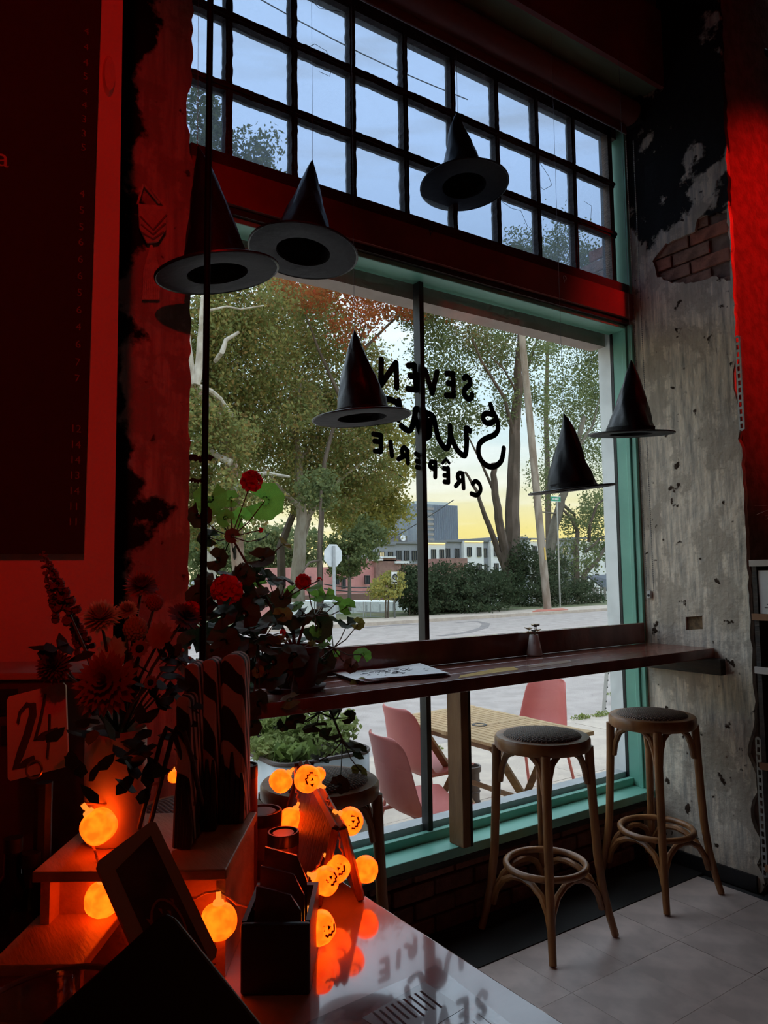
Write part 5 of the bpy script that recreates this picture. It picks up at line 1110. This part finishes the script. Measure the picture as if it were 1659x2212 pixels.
for k, (px, top, d, wd, lean, lb) in enumerate(((412, 1432, 1.10, 30, 6, 'striped folded towel closest to the flowers'), (447, 1424, 1.13, 32, 3, 'striped folded towel in the middle of the row'), (500, 1412, 1.16, 52, -3, 'widest striped folded towel at the window end'), (398, 1500, 1.06, 30, 10, 'short striped towel leaning at the front of the row'))):
    a_ = deep(px, top, d); w_ = wd * d / FPX; zb = 1.071; h = a_.z - zb; mb = MB()
    q0 = plan(d, (px - PX) * d / FPX, 0)
    prof = [(-w_ / 2, 0), (-w_ / 2, h - w_ * .3), (-w_ * .38, h - w_ * .1), (-w_ * .15, h), (w_ * .15, h), (w_ * .38, h - w_ * .1), (w_ / 2, h - w_ * .3), (w_ / 2, 0)]
    n = len(prof); vs = []; L = 6
    for dd in (0, .05):
        for s, z in prof:
            f = z / max(h, .01); pt = q0 + RT * (s + f * math.tan(R_(-lean)) * 0 + f * w_ * .12 * math.sin(lean)) + FW * (dd + .006 * math.sin(f * 7 + k)); vs.append((pt.x, pt.y, zb + z))
    mb.add(vs, [tuple(range(n)), tuple(range(n, 2 * n))[::-1]] + [(i, n + i, n + (i + 1) % n, (i + 1) % n) for i in range(n)])
    t = thing('striped_towel', lb, 'towel', (q0.x, q0.y, zb), 'striped towels on the riser'); o = mb.build('cloth', stm, t, bevel=.006)
    for g in range(5):
        sa = (px - PX) * d / FPX - w_ * .42 + g * w_ * .2; ht = h * random.uniform(.25, .48)
        MB().tube([plan(d - .004, sa, zb + .002), plan(d - .004, sa + .002, zb + ht * .6), plan(d - .003, sa + .001, zb + ht)], [.0055, .006, .002], 5).build('fringe_strand', blackpaint, t)
t = thing('wire_stand', 'black bent wire stand with two hairpin loops', 'stand', plan(1.0, -.30, 1.071))
for off in (0, 22):
    MB().tube([deep(300 + off, 1790, 1.02), deep(325 + off, 1690, 1.02), deep(348 + off, 1600, 1.03), deep(360 + off, 1572, 1.03), deep(375 + off, 1580, 1.03), deep(395 + off, 1650, 1.04), deep(415 + off, 1740, 1.05)], .0035, 8).build('wire', blackpaint, t, smooth=True)

# tins
tinm = mat('tin_red', (.30, .09, .06), .35, (.24, .07, .05), 5, metal=.2); lidm = mat('tin_lid', (.11, .075, .07), .3, metal=.6)
def tin(label, px, pt, d, wpx):
    top = deep(px, pt, d); r = wpx * d / FPX / 2; b0 = Vector((top.x, top.y, CT)); h = top.z - CT
    t = thing('lidded_tin', label, 'tin', b0, 'lidded tins on the counter'); M = Matrix.Translation(b0 + Vector((0, 0, .0005)))
    MB().lathe([(1e-5, 0), (r * .97, 0), (r, .004), (r, h - .012), (r * .98, h - .010), (1e-5, h - .010)], 32, M).build('body', tinm, t, smooth=True)
    MB().lathe([(r * 1.02, h - .02), (r * 1.03, h - .003), (r, h), (r * .9, h), (r * .87, h - .006), (r * .72, h - .006), (r * .69, h - .002), (1e-5, h - .002)], 32, M).build('lid', lidm, t, smooth=True)
    MB().lohi((0, 0, 0), (.001, .001, .001)) if False else None
    q = b0 + (Vector((-b0.x, -b0.y, 0)).normalized()) * (r + .001); MB().box((q.x, q.y, CT + h * .55), (r * .5, .002, h * .5), rotm(0, 0, math.degrees(math.atan2(-b0.x, b0.y)))).build('paper_label', mat('tin_label', (.55, .30, .16), .6), t)
tin('tallest reddish tin partly behind the striped towels', 528, 1652, 1.24, 56); tin('low wide tin behind the packet box', 566, 1750, 1.30, 84); tin('small front tin at the end of the packet box', 612, 1796, 1.22, 66)

# black box of packets
bx = plan(1.0, -.148, CT)
t = thing('packet_box', 'black wooden box holding upright dark packets', 'box', bx)
pbx(MB(), .955, .965, -.186, -.100, CT + .001, CT + .085).build('front', blackpaint, t, bevel=.003)
pbx(MB(), 1.07, 1.08, -.186, -.100, CT + .001, CT + .085).build('back', blackpaint, t)
for s in (-.186, -.106): pbx(MB(), .965, 1.07, s, s + .006, CT + .001, CT + .085).build('side', blackpaint, t)
pbx(MB(), .965, 1.07, -.180, -.106, CT + .001, CT + .008).build('base', blackpaint, t)
foil = mat('dark_foil', (.16, .08, .09), .2, (.24, .10, .11), 20, metal=.4, bump=.5, bsc=18)
for k in range(3):
    d = .978 + k * .034; h = .105 + .012 * k
    P = [plan(d, -.176, CT + .01), plan(d, -.112, CT + .01), plan(d + .012, -.114, CT + h - .02 - .006 * k), plan(d + .014, -.128, CT + h), plan(d + .014, -.172, CT + h + .012)]
    o = MB().add(P, [(0, 1, 2, 3, 4)]).build('tea_packet', foil, None, solid=.006); tag(o, ['front dark foil packet in the black box', 'middle dark foil packet in the black box', 'rearmost and tallest dark packet in the black box'][k], 'packet', 'packets in the black box')

# wooden A-frame sign
afw = mat('aframe_wood', (.22, .085, .04), .42, (.12, .04, .02), 7, (2, 10, 2), .4, .65, bump=.3, bsc=20); afe = mat('aframe_edge', (.30, .20, .15), .5)
r0, r1 = Vector((.735, 1.36, 1.062)), Vector((.622, 1.035, 1.045)); ax = (r1 - r0).normalized(); pr = Vector((0, 0, 1)).cross(ax).normalized()
t = thing('aframe_sign', 'small wooden A-frame standing at the counter corner', 'sign', Vector(((r0.x + r1.x) / 2, (r0.y + r1.y) / 2, CT)))
for sg in (-1, 1):
    f0 = Vector((r0.x, r0.y, CT + .001)) + pr * sg * .042; f1 = Vector((r1.x, r1.y, CT + .001)) + pr * sg * .034
    off = pr * sg * .006
    MB().add([f0, f1, r1 + off, r0 + off], [(0, 1, 2, 3)]).build('board', afw, t, solid=.010)
    MB().tube([r0 + off + Vector((0, 0, .002)), r1 + off + Vector((0, 0, .002))], .006, 4).build('top_edge', afe, t)
    for ff, rr in ((f1, r1 + off), (f0, r0 + off)): MB().tube([ff + Vector((0, 0, .004)), rr], .0075, 4).build('end_post', afw, t)
MB().tube([r0 + pr * .02, r0 - pr * .02], .004, 8).build('hinge', blackpaint, t)

# framed card leaning on the riser
P = [deep(203, 1868, .90), deep(330, 1772, .97), deep(470, 2095, .90), deep(345, 2190, .84)]
u_ = (P[1] - P[0]); v_ = (P[3] - P[0]); nn = u_.cross(v_).normalized(); nn = nn if nn.dot(Vector(CAM) - P[0]) > 0 else -nn
t = thing('framed_card', 'tilted pale framed card with a dark printed picture', 'picture frame', Vector((P[2].x, P[2].y, min(p_.z for p_ in P))))
def fq(a, b, h=0): return P[0] + u_ * a + v_ * b + nn * h
mb = MB(); rr_ = [(.06, 0), (.94, 0), (1, .03), (1, .97), (.94, 1), (.06, 1), (0, .97), (0, .03)]; n = 8
mb.add([fq(a, b, 0) for a, b in rr_] + [fq(a, b, .006) for a, b in rr_], [tuple(range(n))[::-1], tuple(range(n, 2 * n))] + [(i, (i + 1) % n, n + (i + 1) % n, n + i) for i in range(n)]); mb.build('mount', mat('frame_pale', (.50, .36, .30), .5), t)
MB().add([fq(a, b, .0068) for a, b in ((.2, .12), (.84, .08), (.84, .95), (.2, .95))], [(0, 1, 2, 3)]).build('picture', mat('dark_print', (.06, .03, .03), .6, (.12, .05, .04), 22), t)
MB().tube([fq(.52 + .22 * math.cos(q), .66 + .2 * math.sin(q), .0072) for q in [R_(i * 15) for i in range(24)]], .0016, 5, True).build('printed_arch', mat('print_orange', (.45, .14, .08), .6), t)
for k in range(5): MB().add([fq(.3 + .1 * k + a, .5 + .05 * (k % 2) + b, .0071) for a, b in ((0, 0), (.045, .02), (.02, .05))], [(0, 1, 2)]).build('print_mark', mat('print_orange', (.45,) * 3), t, solid=.0006)
MB().tube([fq(.3, .3, -.004), Vector((fq(.3, .3).x + .05, fq(.3, .3).y + .09, .999))], .003, 6).build('easel_leg', blackpaint, t)

# black tablet close to the viewer
ap, lf, rg_ = deep(362, 1962, .60), deep(60, 2235, .55), deep(590, 2245, .52)
u_ = (lf - ap) * 1.0; v_ = (rg_ - ap) * 1.0; nn = u_.cross(v_).normalized(); nn = nn if nn.dot(Vector(CAM) - ap) > 0 else -nn
t = thing('tablet', 'black tablet seen from behind, its corner pointing up', 'tablet', Vector((ap.x, ap.y, CT)))
mb = MB(); cr_ = [(.0, .08), (.02, .02), (.08, 0), (1, 0), (1, 1), (0, 1)]; n = 6
mb.add([ap + u_ * a + v_ * b for a, b in cr_] + [ap + u_ * a + v_ * b - nn * .009 for a, b in cr_], [tuple(range(n)), tuple(range(n, 2 * n))[::-1]] + [(i, n + i, n + (i + 1) % n, (i + 1) % n) for i in range(n)]); mb.build('case', mat('tablet_black', (.008, .008, .009), .5), t, bevel=.002)
q_ = ap + (u_ + v_) * .55; MB().tube([q_ - nn * .01, Vector((q_.x, q_.y, CT + .004)) - nn * .05], .01, 8).build('stand_arm', blackpaint, t)
MB().lathe([(.05, 0), (.05, .006), (1e-5, .008)], 24, Matrix.Translation((q_.x - nn.x * .05, q_.y - nn.y * .05, CT + .0005))).build('stand_base', blackpaint, t, smooth=True)

# glass cloche dish at the lower left
gd = deep(120, 2150, .78); gd.z = CT
cg = glass('dish_glass', (.93, .88, .86), f0=.16)
t = thing('glass_dish', 'round clear glass dish with a thick rim in the lower left corner', 'glass dish', gd); M = Matrix.Translation(gd + Vector((0, 0, .001)))
MB().lathe([(1e-5, 0), (.06, 0), (.072, .006), (.082, .06), (.084, .066), (.078, .067), (.069, .01), (1e-5, .007)], 40, M).build('bowl', cg, t, smooth=True)
MB().tube([(gd.x + .081 * math.cos(q), gd.y + .081 * math.sin(q), CT + .067) for q in (2 * math.pi * i / 40 for i in range(40))], .0035, 8, True).build('rim', mat('glass_rim', (.26, .12, .10), .08, spec=.9, coat=1), t, smooth=True)
# laminated menu on the counter
t = thing('laminated_menu', 'laminated printed menu lying on the marble counter', 'menu', onZ(900, 2150, CT))
Mq = [onZ(942, 2086, CT + .001), onZ(1130, 2235, CT + .001), onZ(860, 2400, CT + .001), onZ(660, 2212, CT + .001)]
u_ = Mq[1] - Mq[0]; v_ = Mq[3] - Mq[0]
def mq(a, b, h=0): return Mq[0] + u_ * a + v_ * b + Vector((0, 0, h))
mb = MB(); mb.add([mq(0, 0), mq(1, 0), mq(1, 1), mq(0, 1)] + [mq(0, 0, .0012), mq(1, 0, .0012), mq(1, 1, .0012), mq(0, 1, .0012)], [(3, 2, 1, 0), (4, 5, 6, 7), (0, 1, 5, 4), (1, 2, 6, 5), (2, 3, 7, 6), (3, 0, 4, 7)]); mb.build('plastic_sheet', mat('laminate', (.50, .42, .44), .08, (.30, .22, .24), 14, coat=1, mixlo=.47, mixhi=.53), t)
MB().add([mq(.12, .18, .0014), mq(.55, .14, .0014), mq(.6, .62, .0014), mq(.2, .7, .0014)], [(0, 1, 2, 3)]).build('printed_block', mat('print_block', (.26, .14, .16), .15, coat=1), t, solid=.0003)
lm_ = MB()
for k in range(9): lm_.add([mq(.2 + .0 * k, .25 + .045 * k, .0017), mq(.45 - .02 * (k % 3), .24 + .045 * k, .0017), mq(.45 - .02 * (k % 3), .255 + .045 * k, .0017), mq(.2, .265 + .045 * k, .0017)], [(0, 1, 2, 3)])
lm_.build('printed_lines', ink, t)
lm_ = MB()
for k in range(12): lm_.add([mq(.66 + .03 * (k % 2), .08 + .07 * k, .0016), mq(.93 - .05 * (k % 3), .075 + .07 * k, .0016), mq(.93 - .05 * (k % 3), .095 + .07 * k, .0016), mq(.66 + .03 * (k % 2), .10 + .07 * k, .0016)], [(0, 1, 2, 3)])
lm_.build('printed_lines', mat('print_block', (.2,) * 3), t)

# ================================================================== PUMPKIN STRING LIGHTS
def pumpmat(name):
    m = bpy.data.materials.new(name); m.use_nodes = True; tt = m.node_tree; b = tt.nodes['Principled BSDF']
    c = nd(tt, 'ShaderNodeTexCoord'); n = nd(tt, 'ShaderNodeTexNoise'); n.inputs['Scale'].default_value = 60; tt.links.new(c.outputs['Object'], n.inputs['Vector'])
    r = nd(tt, 'ShaderNodeValToRGB'); r.color_ramp.elements[0].position = .38; r.color_ramp.elements[1].position = .66; r.color_ramp.elements[0].color = (1.0, .042, .0012, 1); r.color_ramp.elements[1].color = (1.0, .075, .0022, 1)
    tt.links.new(n.outputs[0], r.inputs[0]); b.inputs['Base Color'].default_value = (.35, .08, .015, 1); tt.links.new(r.outputs[0], b.inputs['Emission Color']); b.inputs['Emission Strength'].default_value = 3.6; b.inputs['Roughness'].default_value = .4; return m
pmk = pumpmat('glowing_orange_plastic'); facem = mat('carved_dark', (.10, .02, .005), .6); cordm = mat('clear_cord', (.55, .30, .20), .3, spec=.6); sockm = mat('socket_plastic', (.7, .35, .15), .3, emit=(1, .28, .03), es=.8)
LP = [('pumpkin at the vase foot', 213, 1785, 1.00, 37, (-.5, .3, .8), 0), ('p', 222, 1942, .975, 37, (0, 0, 1), 0), ('p', 376, 1678, 1.13, 13, (0, 0, 1), 0), ('p', 472, 1990, .955, 38, (0, 0, 1), 0), ('p', 690, 2004, 1.02, 34, (-.5, .1, .9), 1), ('p', 703, 1903, 1.10, 29, (-.9, .2, .5), 1), ('p', 729, 1877, 1.16, 27, (-.6, .5, .8), 2), ('p', 789, 1878, 1.19, 27, (-1, .1, .2), 0), ('p', 756, 1774, 1.22, 28, (-.8, .3, .6), 2), ('p', 606, 1687, 1.34, 24, (.7, -.2, .6), 0), ('p', 664, 1682, 1.30, 28, (.8, -.3, -.5), 2), ('p', 688, 1673, 1.33, 15, (-.6, .2, .5), 0), ('p', 628, 1770, 1.38, 24, (.5, 0, .8), 0)]
t = thing('pumpkin_string_lights', 'string of small glowing orange jack-o-lantern lights', 'string lights', deep(600, 1950, 1.05))
anchors = []
for k, (_, px, py, d, rp_x, axv, face) in enumerate(LP):
    c = deep(px, py, d); r = rp_x * d / FPX; ax_ = Vector(axv).normalized(); q = ax_.to_track_quat('Z', 'Y').to_matrix()
    zlow = CT + .002
    if c.z - r < zlow and py > 1850: c.z = zlow + r
    M = Matrix.Translation(c) @ q.to_4x4(); mb = MB()
    prof = [(max(1e-5, math.sin(math.pi * i / 12)) ** .8 * r * .97, -math.copysign(abs(math.cos(math.pi * i / 12)) ** .85, math.cos(math.pi * i / 12)) * r * .97) for i in range(13)]
    mb.lathe(prof, 28, M, wob=lambda a, i: 1 + .03 * math.cos(7 * a) + .05 * math.sin(math.pi * i / 12)); o = mb.build('pumpkin_lamp', pmk, t, smooth=True)
    MB().lathe([(r * .34, r * .92), (r * .30, r * 1.12), (r * .16, r * 1.2), (r * .14, r * 1.6), (1e-5, r * 1.6)], 14, M).build('socket', sockm, o, smooth=True)
    anchors.append(c + ax_ * r * 1.6)
    if face:
        toC = (Vector(CAM) - c).normalized() + (Vector((.45, -.2, .25)) if face == 1 else Vector((0, 0, .12))); toC -= ax_ * toC.dot(ax_); toC.normalize(); sd = ax_.cross(toC)
        def fp(a, b): 
            v = (toC + sd * a + ax_ * b).normalized(); return c + v * r * 1.03
        for tri in (((-.56, .50), (-.2, .46), (-.40, .14)), ((.2, .46), (.56, .50), (.40, .14)), ((-.14, .04), (.14, .04), (0, .28))):
            mb2 = MB().add([fp(*q2) for q2 in tri], [(0, 1, 2)]); mb2.build('carved_eye', facem, o, solid=.0006)
        MB().tube([fp(*q2) for q2 in ((-.5, -.05), (-.38, -.28), (-.25, -.2), (-.1, -.38), (.05, -.26), (.2, -.38), (.34, -.22), (.5, -.05))], .0017, 5).build('carved_mouth', facem, o)
order = [2, 0, 1, 3, 4, 5, 6, 7, 8, 10, 11, 9, 12]
path = []
for a_, b_ in zip(order[:-1], order[1:]):
    A, B = anchors[a_], anchors[b_]; L = (B - A).length
    for i in range(10):
        u = i / 10; sag = .12 * L * math.sin(math.pi * u); q = A.lerp(B, u) - Vector((0, 0, sag)); q.z = max(q.z, CT + .003)
        q += Vector((math.sin(u * 31 + a_), math.cos(u * 27), math.sin(u * 23))) * .002; path.append(q)
path.append(anchors[order[-1]])
MB().tube(path, .0015, 6).tube([q + Vector((.0016 * math.sin(i * 1.7), 0, .0016 * math.cos(i * 1.7))) for i, q in enumerate(path)], .0009, 5).build('cord', cordm, t)

# ================================================================== GERANIUM ON THE BAR END
gm = mat('geranium_leaf', (.16, .36, .05), .55, (.11, .27, .04), 30, trans=.62, bump=.3, bsc=60); gmd = mat('geranium_leaf_shaded', (.045, .075, .03), .6, (.03, .05, .02), 30, trans=.15, bump=.3, bsc=60); gmy = mat('geranium_leaf_yellow', (.24, .24, .05), .6, (.16, .15, .04), 30, trans=.4)  # dark leaf copy paints the shade inside the plant
gmb = mat('geranium_leaf_brown', (.13, .07, .035), .8, (.08, .04, .025), 25, trans=.15)
gst = mat('geranium_stem', (.07, .06, .03), .7)
gp = Vector((1.16, 2.20, BZ + .001))
t = thing('geranium', 'leggy potted geranium with red blooms trailing over the bar end', 'potted plant', gp)
MB().lathe([(1e-5, 0), (.062, 0), (.078, .12), (.086, .122), (.086, .142), (.074, .142), (.070, .11), (1e-5, .11)], 28, Matrix.Translation(gp)).build('pot', mat('dark_terracotta', (.06, .03, .025), .7), t, smooth=True)
MB().lathe([(1e-5, 0), (.09, 0), (.1, .015), (.094, .015), (1e-5, .006)], 28, Matrix.Translation(gp - Vector((0, 0, .0005)))).build('saucer', mat('dark_terracotta', (.06,) * 3), t, smooth=True)
def leaf_mesh(var):
    rg2 = random.Random(var); vs = [(0, 0, 0)]; N = 30; rings = 4
    for k in range(1, rings + 1):
        for j in range(N):
            q = R_(-155 + 310 * j / (N - 1)) + math.pi / 2; f = k / rings
            rad = f * (1 + .055 * math.cos(j * 2 * math.pi / 4.2) * f + rg2.uniform(-.01, .01)); z = .22 * f * f * (1 if var % 2 else -.6) + .05 * math.sin(j * 1.25 + var) * f + .03 * math.cos(5 * q) * f
            vs.append((rad * math.cos(q), rad * math.sin(q) , z))
    fs = [(0, 1 + j, 2 + j) for j in range(N - 1)]
    for k in range(rings - 1):
        for j in range(N - 1): a = 1 + k * N + j; fs.append((a, a + 1, a + N + 1, a + N)[::1])
    return vs, fs
LM = {}
for mi, mm in enumerate((gm, gmd, gmy, gmb)):
    for v in range(3):
        vs, fs = leaf_mesh(v + 1); me = bpy.data.meshes.new('geranium_leaf'); me.from_pydata(vs, [], fs); me.polygons.foreach_set('use_smooth', [True] * len(fs)); me.materials.append(mm); LM[mi, v] = me
GL = [(572, 1082, 38, 0), (453, 1077, 33, 0), (499, 1078, 17, 0), (522, 1119, 21, 0), (487, 1119, 18, 0), (611, 1176, 20, 2), (569, 1164, 16, 1), (430, 1113, 26, 1), (502, 1158, 15, 3), (504, 1194, 14, 1), (517, 1230, 18, 1), (557, 1240, 18, 1), (580, 1251, 24, 1), (617, 1254, 18, 1), (539, 1260, 13, 0), (563, 1262, 13, 0), (608, 1290, 21, 1), (632, 1281, 17, 0), (665, 1270, 26, 0), (638, 1308, 17, 0), (680, 1290, 18, 0), (704, 1284, 18, 0), (700, 1306, 16, 1), (751, 1311, 17, 0), (535, 1311, 34, 1), (623, 1324, 36, 1), (545, 1357, 34, 1), (590, 1310, 28, 1), (686, 1351, 33, 1), (750, 1348, 18, 1), (774, 1348, 13, 2), (653, 1387, 28, 1), (581, 1396, 26, 1), (611, 1384, 18, 2), (704, 1378, 13, 0), (696, 1396, 10, 0), (725, 1411, 9, 0), (783, 1414, 18, 0), (759, 1438, 15, 3), (680, 1429, 13, 2), (557, 1450, 13, 2), (780, 1492, 26, 2), (756, 1507, 18, 3), (635, 1414, 30, 1), (581, 1462, 36, 1), (671, 1462, 33, 1), (701, 1501, 28, 1), (731, 1538, 22, 1), (614, 1565, 14, 1), (680, 1568, 25, 1), (755, 1550, 15, 1), (753, 1616, 25, 1), (778, 1622, 16, 1), (690, 1643, 20, 1), (734, 1697, 19, 3), (777, 1664, 16, 2), (640, 1560, 20, 1), (710, 1590, 20, 1), (480, 1330, 30, 1), (500, 1400, 34, 1), (470, 1210, 24, 1), (450, 1160, 22, 1), (560, 1420, 30, 1), (520, 1450, 30, 1), (620, 1470, 30, 1), (650, 1530, 24, 1), (590, 1350, 26, 1), (655, 1330, 22, 1), (715, 1340, 20, 1), (730, 1300, 12, 0), (590, 1430, 30, 1), (640, 1480, 32, 1), (470, 1270, 26, 1), (440, 1250, 20, 1), (560, 1290, 24, 1), (505, 1300, 26, 1), (600, 1500, 30, 1), (560, 1520, 26, 1)] + [(random.gauss(500, 38), random.gauss(1385, 75), random.uniform(20, 32), 1) for _ in range(34)] + [(random.gauss(640, 50), random.gauss(1400, 60), random.uniform(14, 24), random.choice((1, 1, 0, 2))) for _ in range(16)]
top0 = gp + Vector((0, 0, .12)); nodes = [onY(x, y, 2.18) for x, y in ((520, 1240), (600, 1300), (680, 1330), (560, 1380), (640, 1420), (720, 1400), (500, 1160), (690, 1540), (740, 1600))]
for i, nd_ in enumerate(nodes):
    mid = top0.lerp(nd_, .5) + Vector((random.uniform(-.02, .02), random.uniform(-.03, .02), .03)); MB().tube([top0, mid, nd_], [.006, .005, .0035], 6).build('stem', gst, t, smooth=True)
for i, (px, py, rp_x, mi) in enumerate(GL):
    Y = 2.16 + random.uniform(-.07, .12) - (.10 if py > 1500 else 0)
    c = onY(px, py, Y); r = rp_x * (c - Vector(CAM)).length / FPX * 1.08
    toC = (Vector(CAM) - c).normalized(); nrm = (toC * random.uniform(.3, 1) + Vector((random.uniform(-.5, .5), random.uniform(-.3, .4), random.uniform(.1, .9)))).normalized()
    if mi == 0 and py < 1140: nrm = (toC + Vector((random.uniform(-.25, .25), .1, random.uniform(-.1, .4)))).normalized()
    if mi == 1 and random.random() < .5: nrm = (nrm + Vector((random.uniform(-1, 1), 0, random.uniform(-.6, .6)))).normalized()
    q = nrm.to_track_quat('Z', 'Y').to_matrix().to_4x4() @ rotm(0, 0, random.uniform(0, 360)).to_4x4()
    o = bpy.data.objects.new('leaf', LM[mi, i % 3]); COL.objects.link(o); o.parent = t; o.matrix_local = Matrix.Translation(c - gp) @ q @ Matrix.Diagonal((r, r, r, 1))
    b_ = min(nodes, key=lambda n_: (n_ - c).length); MB().tube([c, c.lerp(b_, .5) + Vector((0, 0, -.012)), b_], [.0016, .002, .0022], 5).build('petiole', gst, t)
redp = mat('geranium_petal', (.75, .012, .02), .5, trans=.45)
for k, (px, py, rp_x) in enumerate(((543, 1040, 30), (563, 1145, 8), (655, 1257, 22), (490, 1275, 42), (413, 1320, 26), (611, 1366, 9), (690, 1253, 8))):
    c = onY(px, py, 2.14 - .03 * k); r = rp_x * (c - Vector(CAM)).length / FPX; mb = MB()
    for j in range(26 if rp_x > 12 else 8):
        dv = Vector((random.gauss(0, 1), random.gauss(0, 1), random.gauss(.3, .8))).normalized(); cc = c + dv * r * .45
        for pz in range(5):
            a_ = pz * 2 * math.pi / 5; u = dv.orthogonal().normalized(); v = dv.cross(u); petal(mb, cc, u * math.cos(a_) + v * math.sin(a_) + dv * .5, dv, r * .5, r * .2, r * .05)
    mb.build('bloom', redp, t); b_ = min(nodes, key=lambda n_: (n_ - c).length); MB().tube([c, b_], .0018, 5).build('flower_stalk', gst, t)

# paper bats by the black pole
def bat(px, py, wpx, Y, label, rz):
    c = onY(px, py, Y); w = wpx * (c - Vector(CAM)).length / FPX / 2
    half = [(0, .16), (.06, .30), (.12, .18), (.30, .34), (.62, .36), (1.0, .10), (.80, .02), (.66, -.14), (.50, -.02), (.34, -.18), (.16, -.06), (0, -.30)]
    out = [(x * w, y * w) for x, y in half] + [(-x * w, y * w) for x, y in half[-2:0:-1]]
    o = MB().prism(out, .0012, Matrix.Translation(c) @ rotm(90, 0, rz).to_4x4()).build('paper_bat', mat('bat_card', (.006, .006, .007), .8)); tag(o, label, 'bat decoration')
    MB().tube([c + Vector((0, 0, .2 * w)), Vector((c.x, c.y, c.z + .5))], .0006, 4).build('thread', mat('nylon_thread', (.2,) * 3), o) if False else None
bat(433, 992, 60, 2.385, 'upper black paper bat stuck beside the black pole', -25); bat(428, 1040, 40, 2.385, 'smaller black paper bat below the other one', -20)
